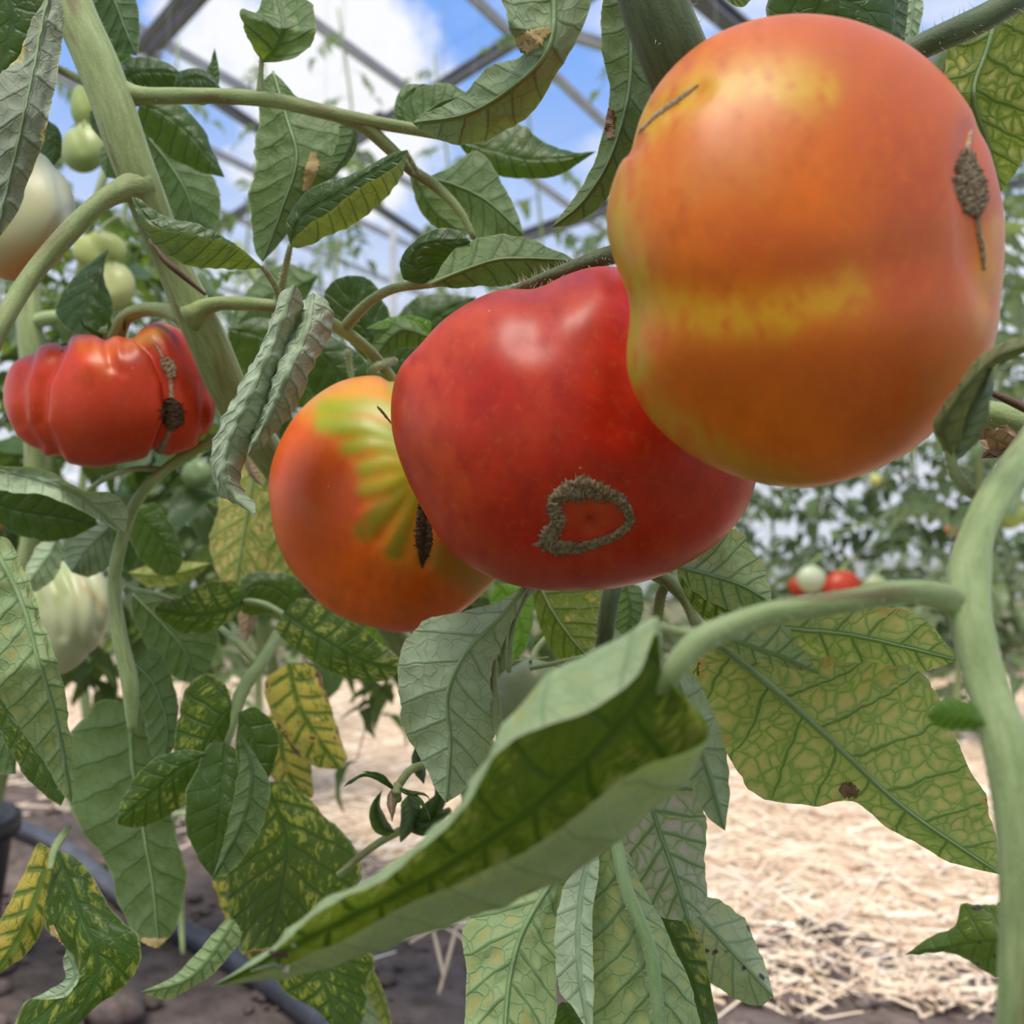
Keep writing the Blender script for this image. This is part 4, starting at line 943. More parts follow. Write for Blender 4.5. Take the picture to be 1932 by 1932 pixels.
lf(C_, 'U', leafmat((0.05, 0.1, 0.02), (0.11, 0.17, 0.05), uchl=.3, trans=.35), (.46, .46), [(770, 300), (790, 350), (820, 400), (880, 445)], [(800, 330), (845, 380), (890, 430)], [(775, 330), (790, 390), (825, 432)], el=.3, er=.3)
lf(C_, 'T', M_BRT, (.44, .43), [(812, 632), (790, 608), (745, 600), (690, 620)], [(812, 605), (770, 594), (720, 604)], [(800, 640), (760, 622), (715, 620)], el=.2, er=-.2, nu=30)
lf(C_, 'U', leafmat((0.06, 0.12, 0.02), (0.12, 0.19, 0.06), trans=.3), (.43, .43), [(808, 635), (760, 622), (725, 650), (692, 710)], [(770, 605), (715, 625), (695, 670)], [(790, 655), (750, 660), (715, 690)], el=.3, er=.3, nu=30)
lf(C_, 'T', M_DEEP, (.60, .60), [(720, 720), (770, 660), (820, 600), (900, 560)], [(720, 640), (790, 560)], [(790, 720), (860, 640)], el=.4, er=.5)
lf(C_, 'T', M_TOP, (.56, .56), [(430, 620), (500, 640), (560, 700), (600, 780)], [(500, 600), (580, 660)], [(440, 680), (520, 750)], el=.4, er=.4)
lf(C_, 'U', M_UND, (.58, .58), [(600, 520), (560, 540), (500, 560), (440, 620)], [(540, 500), (470, 540)], [(560, 590), (490, 620)], el=.4, er=.4)
# leaf and sepals above the ribbed tomato
lf(C_, 'T', M_DEEP, (.50, .49), [(205, 470), (185, 520), (165, 580), (170, 640)], [(160, 500), (112, 560), (108, 600), (140, 630)], [(195, 520), (215, 580), (200, 620)], el=.4, er=.4, lab='pointed leaf above the ribbed tomato')
cal = tube('calyx', [(200, 622, .452), (200, 640, .455)], [12, 20], M_ST, C_)
for mid in ([(200, 640), (180, 628), (158, 615), (150, 598)], [(205, 640), (208, 615), (202, 596)], [(196, 642), (175, 640), (150, 645)], [(212, 640), (232, 622), (236, 600)], [(190, 642), (150, 650), (112, 650)]):
    sl(cal, 'T', M_STD and M_TOP, (.452, .44), mid, 5, 5, el=.1, er=.1, nm='sepal', nu=18, nveins=3)

# ---------------------------------------------------------------- plant at the lower left (D)
D_ = thing('tomato_plant', (-0.3, 0.72, 0), 'low tomato plant at the lower left with mottled hanging leaves', 'plant')
tube('main_stem', [(40, 200, .75), (48, 420, .74), (56, 600, .72), (66, 760, .72), (60, 1000, .73), (-20, 1300, .74), (-120, 2250, .74)], [20, 22, 23, 22, 16, 14, 16], M_ST, D_, ridge=.05)
for pts, r in [([(60, 610, .72), (100, 598, .71), (150, 606, .71), (190, 630, .70)], [14, 13, 9, 8]),
               ([(440, 800, .46), (400, 832, .455), (345, 862, .455), (290, 905, .455), (255, 950, .455), (232, 1010, .455), (216, 1100, .455), (226, 1200, .455), (245, 1290, .455), (250, 1380, .455)], [9, 10, 10, 10, 11, 12, 12, 14, 16, 8]),
               ([(300, 885, .455), (250, 885, .46), (195, 905, .48), (160, 930, .5)], [6, 5, 5, 5]),
               ([(525, 1195, .50), (500, 1240, .49), (462, 1295, .48), (440, 1350, .475), (420, 1420, .47), (405, 1560, .47)], [11, 12, 13, 13, 11, 5]),
               ([(400, 1172, .52), (440, 1205, .50), (485, 1250, .49)], [6, 7, 8]), ([(455, 1133, .50), (500, 1140, .50), (545, 1165, .49)], [6, 6, 5]),
               ([(235, 1110, .47), (290, 1120, .5), (330, 1135, .52)], [6, 5, 5]), ([(215, 1200, .47), (235, 1270, .48)], [6, 6]),
               ([(130, 1560, .40), (105, 1600, .39), (95, 1640, .38)], [7, 8, 5]), ([(440, 1560, .60), (330, 1540, .8), (340, 1700, .85), (345, 1800, .85)], [4, 6, 6, 4])]:
    tube('leaf_stalk', pts, r, M_ST2, D_, hair=(80, .001))
lf(D_, 'U', M_PALE, (.44, .43, .44), [(-40, 880), (60, 900), (150, 935), (236, 1008)], [(20, 880), (90, 886), (160, 922), (215, 932), (240, 965)], [(0, 925), (80, 935), (150, 962), (205, 992)], el=-.3, er=-.2, nu=50, nv=26, puff=1.5, nveins=8, lab='pale rolled leaf under the ribbed tomato')
lf(D_, 'T', M_DEEP, (.46, .46), [(-40, 940), (40, 965), (110, 975), (185, 990)], [(30, 915), (110, 935), (170, 970)], [(0, 990), (60, 1018), (130, 1015)], el=-.3, er=.3)
lf(D_, 'U', leafmat((0.05, 0.09, 0.04), (0.12, 0.17, 0.10), uchl=.3, trans=.2), (.52, .51), [(215, 985), (190, 1010), (160, 1040), (135, 1080)], [(215, 1020), (208, 1065), (170, 1088)], [(160, 985), (125, 1010), (118, 1050)], el=.3, er=.4, nu=30)
lf(D_, 'U', M_PALE, (.54, .54), [(110, 1010), (90, 1050), (60, 1090), (42, 1120)], [(118, 1040), (105, 1090), (70, 1115)], [(80, 1020), (50, 1070)], el=.3, er=.4, nu=26)
lf(D_, 'U', M_PALEY, (.36, .35, .37), [(-20, 1010), (40, 1130), (75, 1250), (110, 1370), (135, 1515)], [(20, 1020), (60, 1120), (98, 1225), (126, 1330), (138, 1440)], [(-60, 1100), (-60, 1250), (10, 1330), (50, 1390), (95, 1460)], el=.4, er=.5, nu=70, nv=34, nveins=11, puff=1.6, rib=.0009,
   lab='long pale leaf at the left edge, in front of the pale green tomato')
lf(D_, 'T', M_TOPY, (.40, .39), [(-30, 1300), (40, 1370), (80, 1440), (115, 1522)], [(30, 1310), (80, 1380), (132, 1470)], [(-10, 1360), (20, 1420), (70, 1490)], el=.3, er=.3)
lf(D_, 'U', M_UND, (.42, .42), [(-60, 1300), (0, 1340), (15, 1400), (30, 1460)], [(0, 1300), (20, 1350), (30, 1410)], [(-60, 1400), (0, 1460)], el=.3, er=.3)
lf(D_, 'U', M_UND, (.50, .49, .48), [(248, 1330), (250, 1440), (270, 1560), (290, 1680), (300, 1790)], [(300, 1330), (315, 1430), (325, 1540), (348, 1650), (335, 1745)], [(190, 1320), (135, 1390), (120, 1480), (150, 1555), (200, 1630), (228, 1720), (262, 1775)], el=.5, er=.6, nu=70,
   nv=36, nveins=9, rib=.0010, puff=1.2, lab='large dull green leaf hanging at the lower left')
lf(D_, 'U', M_UND, (.48, .47), [(252, 1250), (290, 1290), (315, 1370), (310, 1440)], [(290, 1220), (330, 1300), (335, 1390)], [(255, 1290), (275, 1370), (290, 1430)], el=.4, er=.4, rib=.0004)
lf(D_, 'T', M_TOPY, (.50, .48), [(470, 1130), (430, 1150), (370, 1160), (285, 1148)], [(445, 1098), (400, 1095), (350, 1120), (310, 1135)], [(445, 1162), (390, 1195), (330, 1188)], el=.3, er=.5)
lf(D_, 'T', M_TOPY, (.47, .46, .46), [(535, 1155), (600, 1200), (680, 1245), (762, 1265)], [(570, 1128), (640, 1150), (700, 1200), (750, 1238)], [(520, 1190), (580, 1240), (650, 1278), (705, 1290)], el=.4, er=.5, nu=56, nveins=8)
lf(D_, 'T', M_BRT, (.55, .55), [(690, 1170), (730, 1205), (760, 1240)], [(740, 1180), (775, 1220)], [(690, 1200), (720, 1235)], el=.2, er=.2, nu=20)
lf(D_, 'T', M_TOPY, (.45, .45), [(438, 1330), (405, 1370), (375, 1430), (335, 1490)], [(425, 1290), (395, 1272), (355, 1300), (332, 1370), (325, 1450)], [(428, 1390), (405, 1450), (360, 1480)], el=.3, er=.4, nu=46)
lf(D_, 'T', M_TOPY, (.44, .44), [(400, 1420), (340, 1450), (280, 1500), (218, 1555)], [(340, 1415), (280, 1440), (235, 1500)], [(385, 1480), (310, 1545), (255, 1562)], el=.3, er=.5, nu=46)
lf(D_, 'T', M_TOP, (.44, .43, .43), [(425, 1400), (420, 1480), (410, 1570), (400, 1655)], [(400, 1400), (355, 1480), (352, 1560), (375, 1625)], [(450, 1420), (470, 1500), (455, 1580)], el=.4, er=.2)
lf(D_, 'T', M_TOP, (.43, .425), [(450, 1345), (480, 1400), (480, 1470), (440, 1560)], [(480, 1335), (515, 1360), (528, 1400), (505, 1470)], [(445, 1400), (450, 1480)], el=.3, er=.3)
lf(D_, 'U', M_UND, (.42, .415), [(450, 1380), (475, 1450), (460, 1540), (400, 1660)], [(480, 1420), (508, 1480), (490, 1570), (440, 1640)], [(450, 1460), (430, 1560)], el=.2, er=.2)
lf(D_, 'T', M_TOPY, (.47, .46, .45), [(500, 1475), (540, 1580), (530, 1680), (500, 1800)], [(550, 1478), (610, 1535), (682, 1625), (660, 1690), (580, 1775)], [(460, 1540), (420, 1620), (430, 1700), (455, 1790)], el=.5, er=.5, nu=66, nv=36, nveins=8)
lf(D_, 'T', M_SICK, (.47, .46), [(460, 1640), (440, 1700), (460, 1760), (490, 1820)], [(520, 1700), (530, 1780)], [(400, 1650), (425, 1730), (455, 1800)], el=.4, er=.4)
lf(D_, 'T', M_TOPY, (.44, .43), [(620, 1760), (600, 1820), (620, 1880), (640, 1960)], [(700, 1790), (690, 1880), (680, 1950)], [(500, 1800), (540, 1870), (600, 1905)], el=.5, er=.5)
lf(D_, 'U', M_PURP, (.46, .45), [(690, 1810), (680, 1870), (660, 1990)], [(705, 1850), (720, 1930)], [(665, 1850), (640, 1940)], el=.2, er=.2)
lf(D_, 'U', M_YEL, (.455, .45), [(690, 1810), (715, 1870), (745, 1960)], [(705, 1830), (730, 1890)], [(690, 1850), (715, 1920)], el=.1, er=.1)
lf(D_, 'T', M_SICK, (.39, .38, .38), [(95, 1600), (75, 1670), (40, 1760), (-15, 1850)], [(70, 1592), (30, 1680), (0, 1740), (-40, 1790)], [(112, 1640), (95, 1720), (55, 1795)], el=.4, er=.4)
lf(D_, 'T', M_TOPY, (.385, .37, .365), [(108, 1605), (150, 1720), (185, 1830), (120, 1960)], [(140, 1615), (185, 1670), (215, 1720), (264, 1775), (252, 1840), (185, 1900)], [(95, 1650), (82, 1730), (130, 1800), (140, 1850), (50, 1885), (30, 1940)], el=.4, er=.4, nu=60, nv=34,
   lab='mottled leaf drooping to the bottom edge at the left')
lf(D_, 'U', M_PALE, (.36, .36), [(125, 1790), (142, 1835), (120, 1870), (60, 1885)], [(135, 1800), (150, 1845), (125, 1880)], [(120, 1820), (125, 1845), (90, 1868)], el=-.1, er=.1, nu=24)
lf(D_, 'U', M_PALEY, (.42, .41), [(442, 1735), (400, 1800), (350, 1850), (265, 1872)], [(425, 1735), (385, 1785), (330, 1838)], [(455, 1765), (415, 1825), (360, 1866), (310, 1886)], el=.3, er=.3, nveins=10)
lf(D_, 'U', M_YEL, (.58, .57), [(480, 830), (475, 920), (460, 1010), (445, 1110)], [(525, 880), (545, 980), (540, 1060), (500, 1110)], [(440, 880), (410, 960), (398, 1030), (415, 1090)], el=.4, er=.4, rib=.0008, nu=50, lab='yellowing leaf beside the orange tomato')
lf(D_, 'U', M_YEL, (.56, .56), [(500, 880), (530, 960), (550, 1050), (560, 1110)], [(550, 900), (590, 1000)], [(490, 960), (510, 1070)], el=.4, er=.4)
lf(D_, 'T', M_TOP, (.55, .54), [(560, 1140), (520, 1110), (480, 1105), (450, 1130)], [(570, 1100), (520, 1080), (460, 1085)], [(545, 1160), (500, 1160), (460, 1160)], el=.4, er=.2)
lf(D_, 'T', M_SICK, (.55, .54), [(545, 1250), (560, 1320), (590, 1380), (640, 1452)], [(590, 1255), (615, 1310), (640, 1380), (655, 1430)], [(500, 1290), (520, 1370), (580, 1440)], el=.4, er=.4, nu=44, lab='leaf with yellow blotches and dead brown patches')
lf(D_, 'T', M_SICK, (.57, .56), [(530, 1330), (530, 1400), (540, 1450), (575, 1510)], [(575, 1360), (585, 1430), (592, 1500)], [(490, 1370), (500, 1440), (530, 1490)], el=.4, er=.4)
lf(D_, 'U', M_UND, (.53, .53), [(250, 1120), (300, 1170), (350, 1230), (370, 1290)], [(320, 1120), (400, 1160), (405, 1240)], [(255, 1170), (290, 1240), (330, 1280)], el=.4, er=.4, rib=.0006)
lf(D_, 'U', M_DRYL, (.62, .62), [(465, 1120), (470, 1160), (462, 1215)], [(488, 1130), (482, 1180)], [(448, 1130), (450, 1180)], el=.4, er=.4, nu=24, lab='dead brown leaf')
lf(D_, 'U', M_DRYL, (.54, .54), [(465, 865), (480, 900), (500, 918)], [(475, 868), (492, 898)], [(462, 880), (480, 908)], el=.1, er=.1, nu=16)
lf(D_, 'T', M_TOP, (.56, .56), [(245, 960), (280, 990), (310, 1030), (330, 1085)], [(290, 950), (335, 1010), (345, 1060)], [(240, 1000), (260, 1050), (300, 1085)], el=.4, er=.4)
lf(D_, 'U', M_YEL, (.60, .60), [(240, 1080), (290, 1085), (340, 1080), (400, 1062)], [(290, 1065), (350, 1060)], [(280, 1105), (350, 1100)], el=.2, er=.2, nu=24)

blotch('large dull green leaf', [(268, 1772), (285, 1782), (302, 1784), (318, 1776)], [4, 13, 15, 8], M_TAN, name='dead_tip')
blotch('mottled leaf drooping', [(98, 1745), (108, 1780), (122, 1810)], [4, 9, 4], M_TAN, name='faded_margin')

# ---------------------------------------------------------------- middle distance and far tomato plants
def compound(seed, size=0.20, pairs=3, nu=9, nl=3):
    """one compound leaf, base at the origin, growing along +x and drooping: stalk and leaflets joined"""
    r = random.Random(seed); V = []; Fc = []; LC = []; VN = []

    def add(Vv, f, lc, vn):
        b = len(V); V.extend(Vv); Fc.extend([tuple(b + k for k in q) for q in f]); LC.extend(lc); VN.extend(vn)
    droop = r.uniform(.5, 1.1)
    ax = [np.array([size * u, r.uniform(-.02, .02) * size * u, size * (.25 * u - droop * .75 * u * u)]) for u in np.linspace(0, 1, 8)]
    w = size * .008
    for i in range(7):
        a, b = ax[i], ax[i + 1]
        p = []
        for q in (a, b):
            for k in range(3):
                t = k * 2.094; p.append(q + np.array([0, math.cos(t) * w, math.sin(t) * w]))
        add(p, [(0, 1, 4, 3), (1, 2, 5, 4), (2, 0, 3, 5)], [(9, 0.0, 0)] * 6, [(0, 0, 1)] * 6)
    spots = [(1.0, 0, 1.0)]
    for k in range(pairs):
        u = .35 + .55 * k / pairs
        for sd in (-1, 1):
            spots.append((u + r.uniform(-.05, .05), sd, r.uniform(.65, .95)))
        if k < pairs - 1:
            spots.append((u + .1, r.choice((-1, 1)), .35))
    for u, sd, sc in spots:
        k = min(6, int(u * 7)); o = ax[k] + (ax[k + 1] - ax[k]) * min(1, (u * 7 - k))
        L = size * .42 * sc; wd = L * r.uniform(.22, .30)
        yaw = sd * r.uniform(.8, 1.25); dr = r.uniform(.2, 1.2); roll = r.uniform(-.9, .9); cup = r.uniform(.1, .8)
        ca, sa = math.cos(yaw), math.sin(yaw)
        g = []; lc = []; vn = []
        for i in range(nu):
            t = i / (nu - 1)
            x = L * t * math.cos(dr * t * .8); z = -L * t * math.sin(dr * t * .8)
            ww = wd * math.sin(math.pi * min(1, t ** .75 * .97 + .015)) ** .8 * (1 + .16 * math.sin(t * 15 + seed))
            for j in range(2 * nl + 1):
                v = j / nl - 1
                y = ww * v * (1 - .25 * cup * abs(v)); h = ww * (cup * v * v * 1.1 + .12 * math.sin(t * 12 + v * 3))
                y2 = y * math.cos(roll * t) - h * math.sin(roll * t); h2 = y * math.sin(roll * t) + h * math.cos(roll * t)
                g.append(o + np.array([x * ca - y2 * sa, x * sa + y2 * ca, z + h2]))
                lc.append((t * L * 100 + sd, v * ww * 100, seed)); vn.append((t * 6 - abs(v) * .8, v, L * 16))
        add(g, grid_faces(nu, 2 * nl + 1).tolist(), lc, vn)
    me = bpy.data.meshes.new('compound_leaf'); me.from_pydata([tuple(map(float, v)) for v in V], [], Fc); me.shade_smooth()
    for k, a in (('lc', LC), ('vn', VN)):
        at = me.attributes.new(k, 'FLOAT_VECTOR', 'POINT'); at.data.foreach_set('vector', np.array(a, np.float32).ravel())
    return me


def with_mat(me, m):
    c = me.copy(); c.materials.clear(); c.materials.append(m); return c


protos_f = [compound(k, .20, 3, 7, 2) for k in range(6)]
protos_m = [compound(20 + k, .19, 3, 13, 4) for k in range(6)]
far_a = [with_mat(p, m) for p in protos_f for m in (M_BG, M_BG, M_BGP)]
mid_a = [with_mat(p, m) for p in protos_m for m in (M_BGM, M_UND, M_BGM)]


def bgplant(x, y, h, nleaf, protos, label, seed, z0=.12, z1=None, sc=1.0, group=None, spread=.06, lean=0.0, string=True, dens=1.0, yaw=None, st=None):
    r = random.Random(seed)
    t = thing('tomato_plant', (x, y, 0), label, 'plant', group)
    zs = np.linspace(0, h, 16)
    pts = [(x + lean * z + .03 * math.sin(z * 5 + seed), y + .03 * math.cos(z * 4 + seed), z) for z in zs]
    tube('main_stem', pts, np.linspace(.009, .004, 16), st or M_ST, t, sides=7, world=True)
    if string:
        tube('string', [(x + lean * h, y, h * .9), (x + lean * h + .02, y, h + 1.3)], [.0012, .0012], M_STRING, t, sides=5, world=True)
    z1 = z1 or h
    for k in range(nleaf):
        u = (k + r.random() * .6) / nleaf; u = u ** dens; z = z0 + (z1 - z0) * u
        i = min(14, int(z / h * 15)); p = pts[i]
        o = bpy.data.objects.new('leaf', r.choice(protos)); COL.objects.link(o); o.parent = t
        o.location = (p[0] - x, p[1] - y, z)
        a = k * 2.4 + r.random() if yaw is None else yaw + r.uniform(-1.3, 1.3)
        s = sc * r.uniform(.7, 1.2) * (1.0 if u < .8 else .65)
        o.rotation_euler = (r.uniform(-.3, .3), r.uniform(-.25, .5), a); o.scale = (s, s, s)
    return t


FG = 'far row of trellised tomato plants'
for k in range(15):
    x = -2.3 + k * .34; y = 3.75 + .12 * math.sin(k * 2.3)
    right = x > .55
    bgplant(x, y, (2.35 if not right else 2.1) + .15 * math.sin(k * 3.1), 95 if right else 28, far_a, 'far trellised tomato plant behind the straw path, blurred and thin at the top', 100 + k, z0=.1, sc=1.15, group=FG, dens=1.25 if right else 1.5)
FG2 = 'second far row of tomato plants'
for k in range(10):
    x = -3.2 + k * .75
    bgplant(x, 5.2, 2.5, 34, far_a, 'trellised tomato plant in the row farthest back, seen through gaps', 200 + k, z0=.2, sc=1.5, group=FG2, dens=1.4)
for k, (x, y, h, n, z0, z1, lab) in enumerate([
        (1.05, 2.35, 1.7, 46, .15, None, 'tomato plant at the right edge of the path, nearer than the far row'),
        (.035, .92, .72, 44, .36, .70, 'tomato plant with dense dull leaves right behind the ribbed red tomato'),
        (-.60, 1.0, .84, 40, .34, .80, 'tomato plant with dull leaves behind the stem at the far left'),
        (-.29, 1.25, .75, 36, .36, .72, 'tomato plant with dull leaves behind the two rolled leaves'),
        (-.62, 1.55, 1.05, 40, .35, 1.0, 'tomato plant at the far left behind the pale unripe fruit'),
        (-.40, 1.75, .92, 40, .34, .9, 'tomato plant behind the fork of the pale main stem'),
        (-.68, 2.3, 1.2, 34, .2, 1.15, 'tomato plant further back on the left side of the path')]):
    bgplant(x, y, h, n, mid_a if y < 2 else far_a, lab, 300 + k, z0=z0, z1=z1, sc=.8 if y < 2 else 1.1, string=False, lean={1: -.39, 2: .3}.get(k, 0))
# unseen plants added behind and above the camera to keep sun off the near fruit
FG3 = 'unseen tomato plants added behind the camera for shade'
for k in range(4):
    bgplant(-.70 + k * .32, -.34 - .12 * (k % 2), 1.9, 30, mid_a, 'tall leafy unseen tomato plant added behind the viewer for shade', 400 + k, z0=.5, sc=1.3, group=FG3)

# ---------------------------------------------------------------- ground
def fn(x, y):
    return .010 * noise.noise(Vector((x * 3, y * 3, 0))) + .007 * noise.noise(Vector((x * 11, y * 11, 3))) + .004 * noise.noise(Vector((x * 34, y * 34, 5)))


nx, ny = 190, 200
xs = np.linspace(-2.2, 2.2, nx); ys = np.linspace(.55, 4.6, ny) ** 1.0
V = [(x, y, fn(x, y) - .004) for x in xs for y in ys]
g = mesh('floor', V, grid_faces(nx, ny), M_SOIL); tag(g, 'grey brown dry soil floor of the greenhouse', kind='structure')
g = mesh('floor', [(-40, -30, -.02), (40, -30, -.02), (40, 70, -.02), (-40, 70, -.02)], [(0, 1, 2, 3)], M_OUT, smooth=False); tag(g, 'ground outside and around the bed', kind='structure')


def near_edge(x):
    return 1.13 + .04 * math.sin(x * 7) + .04 * math.sin(x * 19 + 1) + min(.95, max(0, (.28 - x) * .8))


sx = np.linspace(-2.0, 2.2, 130); V = []
for x in sx:
    y0 = near_edge(x)
    for k in range(130):
        y = y0 + (4.5 - y0) * k / 129
        e = min(1, k / 6) * min(1, (129 - k) / 3)
        V.append((x, y, fn(x, y) - .012 + e * (.018 + .006 * noise.noise(Vector((x * 23, y * 23, 9))))))
sm = mesh('straw_mulch', V, grid_faces(130, 130), M_SMAT); tag(sm, 'pale straw mulch covering the path', 'straw'); sm['kind'] = 'stuff'
rs = np.random.RandomState(4)
n = 19000
X = rs.uniform(-1.6, 2.0, n); Y = 1.02 + (rs.rand(n) ** 1.6) * 3.2
ok = np.array([y > near_edge(x) - .10 - .08 * abs(rs.randn()) for x, y in zip(X, Y)]); X = X[ok]; Y = Y[ok]; n = len(X)
L = rs.uniform(.02, .11, n) * (.7 + .3 * (Y < 2)); a = rs.uniform(0, np.pi, n) * .9 - .3; tilt = rs.randn(n) * .16; w = rs.uniform(.0008, .0021, n)
Z = np.array([fn(x, y) for x, y in zip(X, Y)]) + np.where(Y > 1.2, .008, .001) + rs.rand(n) * .012
dx = np.stack([np.cos(a) * np.cos(tilt), np.sin(a) * np.cos(tilt), np.sin(tilt)], 1); sd = np.stack([-np.sin(a), np.cos(a), 0 * a], 1)
c0 = np.stack([X, Y, Z], 1); up = np.array([0, 0, 1.0])
bend = (rs.randn(n) * .12)[:, None] * L[:, None] * sd
V = []
for p, ww in ((c0 - dx * L[:, None] / 2, w), (c0 + bend, w), (c0 + dx * L[:, None] / 2, w * .7)):
    V += [p + sd * ww[:, None], p - sd * ww[:, None], p + up * ww[:, None] * 1.3]
V = np.stack(V, 1).reshape(-1, 3)
b = np.arange(n)[:, None] * 9
fs = []
for s_ in (0, 3):
    for j in range(3):
        k = (j + 1) % 3
        fs.append(np.concatenate([b + s_ + j, b + s_ + k, b + s_ + 3 + k, b + s_ + 3 + j], 1))
fs = np.stack(fs, 1).reshape(-1, 4)
base = np.array([(.86, .72, .54), (.80, .63, .46), (.90, .82, .70), (.68, .49, .35), (.84, .66, .52)])[rs.randint(0, 5, n)] * rs.uniform(.8, 1.12, (n, 1))
colr = np.repeat(np.concatenate([np.clip(base, 0, .95), np.ones((n, 1))], 1), 9, axis=0)
so = mesh('loose_straw', V, fs.tolist(), M_STRAW, attrs={'lc': colr}, smooth=False); tag(so, 'loose pale straw stalks strewn over the path and its edge', 'straw'); so['kind'] = 'stuff'
# clods of soil
v1, f1 = ico(2); V = []; Fc = []
for k in range(700):
    x = rs.uniform(-1.1, 1.3); y = rs.uniform(.8, 1.5) if rs.rand() < .8 else rs.uniform(1.3, 2.2)
    if x > .1 and y > near_edge(x):
        continue
    s = .003 + .012 * rs.rand() ** 3
    q = v1 * (1 + .25 * np.sin(v1 @ rs.randn(3) * 3)[:, None]) * np.array([s * rs.uniform(.8, 1.4), s, s * .7]); b = len(V)
    V += (q + np.array([x, y, fn(x, y) + s * .2])).tolist(); Fc += [tuple(b + i for i in t) for t in f1]
cl = mesh('soil_clods', V, Fc, M_CLOD); tag(cl, 'small crumbs and clods of soil on the bed', 'soil'); cl['kind'] = 'stuff'
for (x, y, s, lab) in [(-.385, .985, .026, 'round clod of soil under the curled leaf at the lower left'), (-.42, .95, .02, 'clod of soil at the bottom edge, left of the middle')]:
    q = v1 * (1 + .12 * np.sin(v1 @ np.array([2., 3, 1]) * 2)[:, None]) * np.array([s * 1.3, s, s * .8])
    tag(mesh('clod', q + np.array([x, y, fn(x, y) + s * .3]), f1, M_CLOD, loc=(x, y, 0)), lab, 'soil')
# dry stalks near the bottom centre
for k, (p0, p1, p2, lab) in enumerate([((815, 1745), (828, 1800), (838, 1845), 'thin straight dry stalk left of the hanging leaves'), ((862, 1745), (848, 1800), (828, 1875), 'forked dry stalk left of the hanging leaves')]):
    o = tube('dry_stalk', [(*p0, .98), (*p1, .96), (*p2, .945)], [3, 4, 3], M_STRAW, None, sides=6, n=10)
    me = o.data; at = me.attributes['lc']; at.data.foreach_set('vector', np.tile(np.array([.62, .50, .36], np.float32), len(me.vertices)))
    tag(o, lab, 'straw')

# hose and pot
ho = []
for px, py in [(-60, 1530), (40, 1562), (120, 1600), (200, 1665), (270, 1720), (360, 1765), (450, 1815), (560, 1888), (640, 1950)]:
    d = H * F / (py - HZ) * .97
    ho.append(P(px, py, d))
tag(tube('hose', crs([tuple(p) for p in ho], 60), np.full(60, .0125), M_HOSE, None, sides=16, world=True), 'dark grey irrigation hose lying across the soil at the lower left', 'hose')


def lathe(name, prof, mat, cx, cy, parent=None, n=40):
    V = []; f = []
    for i in range(n):
        t = 2 * math.pi * i / n
        for r, z in prof:
            V.append((cx + r * math.cos(t), cy + r * math.sin(t), z))
    m = len(prof)
    for i in range(n):
        for j in range(m - 1):
            a, b2 = i * m + j, ((i + 1) % n) * m + j
            f.append((a, b2, b2 + 1, a + 1))
    return mesh(name, V, f, mat, parent)


pc = (-.66, 1.12)
pot = thing('plant_pot', (pc[0], pc[1], 0), 'black plastic plant pot at the left edge, standing on the soil beside the hose', 'pot')
lathe('pot_body', [(0.001, .002), (.085, .002), (.088, .01), (.105, .14), (.109, .15), (.101, .15), (.098, .13), (.083, .012), (.001, .012)], M_POT, *pc, pot)
lathe('rim', [(.104, .135), (.113, .137), (.114, .152), (.110, .156), (.103, .155), (.104, .135)], M_POT, *pc, pot)
lathe('potting_soil', [(.001, .125), (.05, .128), (.0985, .122)], M_SOIL, *pc, pot)

# ---------------------------------------------------------------- greenhouse: roof bars and panes, end wall
ZR = H + 3.0


def roofpt(px, py):
    d = 3.0 * F / (HZ - py); return np.array([(px - CX) / F * d, d, ZR])


def beam(name, a, b, w, h, mat, parent=None, ext=0.0):
    a = np.asarray(a, float); b = np.asarray(b, float); t = (b - a) / np.linalg.norm(b - a); a = a - t * ext; b = b + t * ext
    s = np.cross(t, [0, 0, 1.0])
    if np.linalg.norm(s) < .1:
        s = np.array([1.0, 0, 0])
    s /= np.linalg.norm(s); u = np.cross(s, t)
    V = []
    for p in (a, b):
        # H-shaped bar: flange, web, flange
        for (i, j) in ((-1, -1), (1, -1), (1, -.6), (.25, -.5), (.25, .5), (1, .6), (1, 1), (-1, 1), (-1, .6), (-.25, .5), (-.25, -.5), (-1, -.6)):
            V.append(p + s * i * w / 2 + u * j * h / 2)
    f = [(i, (i + 1) % 12, 12 + (i + 1) % 12, 12 + i) for i in range(12)] + [tuple(range(11, -1, -1)), tuple(range(12, 24))]
    return mesh(name, V, f, mat, parent, smooth=False)


roof = thing('ceiling', (0, 6, ZR), 'glass roof of the greenhouse with pale glazing bars and dark beams', None); roof['kind'] = 'structure'
d1 = np.array([1015 / F, 1, 0]); d2 = np.array([-1530 / F, 1, 0])
# glazing bars run along d1, beams along d2
p0 = roofpt(575, 30)
e1 = d1 / np.linalg.norm(d1); e2 = d2 / np.linalg.norm(d2)


def ab(p):
    M = np.stack([e1[:2], e2[:2]], 1); return np.linalg.solve(M, (p - p0)[:2])


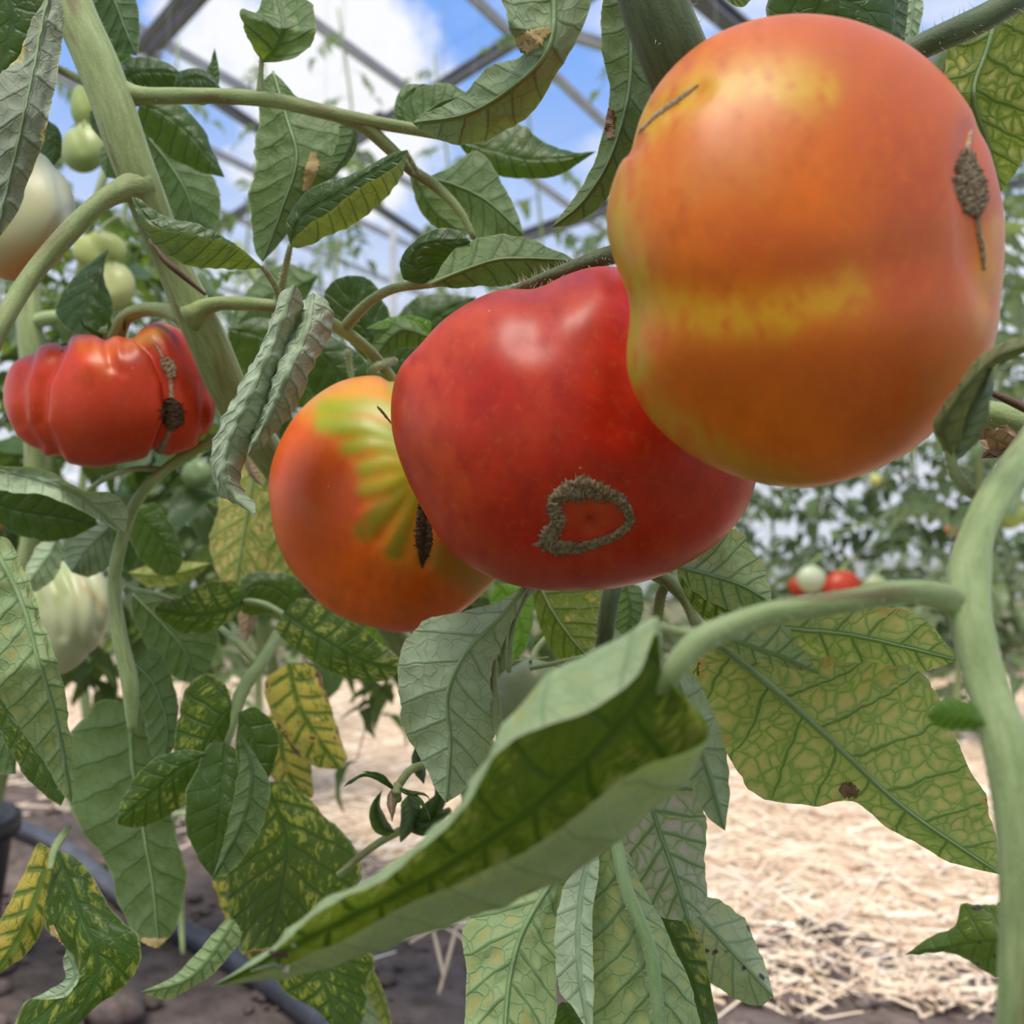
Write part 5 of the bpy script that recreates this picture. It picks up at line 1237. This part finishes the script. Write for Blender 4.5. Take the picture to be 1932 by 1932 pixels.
bars = [ab(roofpt(*q))[1] for q in [(490, 135), (770, 170), (1054, 170), (325, 195), (1230, 170)]]
st = 1.02
A0 = ab(roofpt(770, 170))[1]
barb = [A0 + st * k for k in range(-10, 9)]
beama = [ab(roofpt(*q))[0] for q in [(840, 137), (270, 90)]]
ba = sorted([beama[0], beama[1]]); gap = abs(ba[1] - ba[0])
aa = [ba[0] - 5.5, ba[0], ba[1], ba[1] + 5.0]
for bb in barb:
    beam('glazing_bar', p0 + e1 * (aa[0] - .4) + e2 * bb, p0 + e1 * (aa[-1] + .4) + e2 * bb, .045, .05, M_STEEL, roof)
for a_ in aa:
    beam('beam', p0 + e1 * a_ + e2 * (barb[0] - .3) - np.array([0, 0, .07]), p0 + e1 * a_ + e2 * (barb[-1] + .3) - np.array([0, 0, .07]), .06, .07, M_DARKS, roof)
for i in range(len(aa) - 1):
    for j in range(len(barb) - 1):
        q = [p0 + e1 * aa[i + k] + e2 * barb[j + l] for k, l in ((0, 0), (1, 0), (1, 1), (0, 1))]
        V = [x + np.array([0, 0, .03]) for x in q] + [x + np.array([0, 0, .034]) for x in q]
        mesh('glass_pane', V, [(0, 3, 2, 1), (4, 5, 6, 7), (0, 1, 5, 4), (1, 2, 6, 5), (2, 3, 7, 6), (3, 0, 4, 7)], M_GLASS, roof, smooth=False)
# loose struts of the truss, each hung below the roof plane
def rp(px, py, dz):
    d = (3.0 - dz) * F / (HZ - py); return np.array([(px - CX) / F * d, d, ZR - dz])


for (a_, b_, w_, dz, mt) in [((1260, -60), (1420, 75), .10, .25, M_DARKS), ((275, 105), (405, -30), .04, .2, M_DARKS), ((258, 95), (345, -10), .045, .25, M_DARKS), ((262, 100), (300, 118), .09, .2, M_STEEL),
                             ((385, 175), (800, 450), .06, .3, M_DARKS), ((975, 452), (1160, 385), .11, .3, M_DARKS), ((1060, 60), (1140, 85), .06, .3, M_STEEL), ((400, 440), (720, 215), .045, .2, M_DARKS), ((1780, 80), (1830, 150), .2, .5, M_DARKS)]:
    beam('strut', rp(*a_, dz), rp(*b_, dz), w_, w_ * .8, mt, roof)
wall = thing('wall_back', (0, 9.5, 0), 'milky glazed end wall of the greenhouse', None); wall['kind'] = 'structure'
for k in range(-8, 9):
    beam('wall_post', (k * 1.1, 9.5, 0), (k * 1.1, 9.5, ZR), .06, .06, M_STEEL, wall)
    if k < 8:
        for z in range(3):
            x0, x1, z0, z1 = k * 1.1 + .03, k * 1.1 + 1.07, .02 + z * 1.14, .02 + z * 1.14 + 1.10
            V = [(x, y, zz) for y in (9.498, 9.502) for (x, zz) in ((x0, z0), (x1, z0), (x1, z1), (x0, z1))]
            mesh('glass_pane', V, [(0, 1, 2, 3), (7, 6, 5, 4), (0, 4, 5, 1), (1, 5, 6, 2), (2, 6, 7, 3), (3, 7, 4, 0)], M_MILK if z < 2 else M_GLASS, wall, smooth=False)
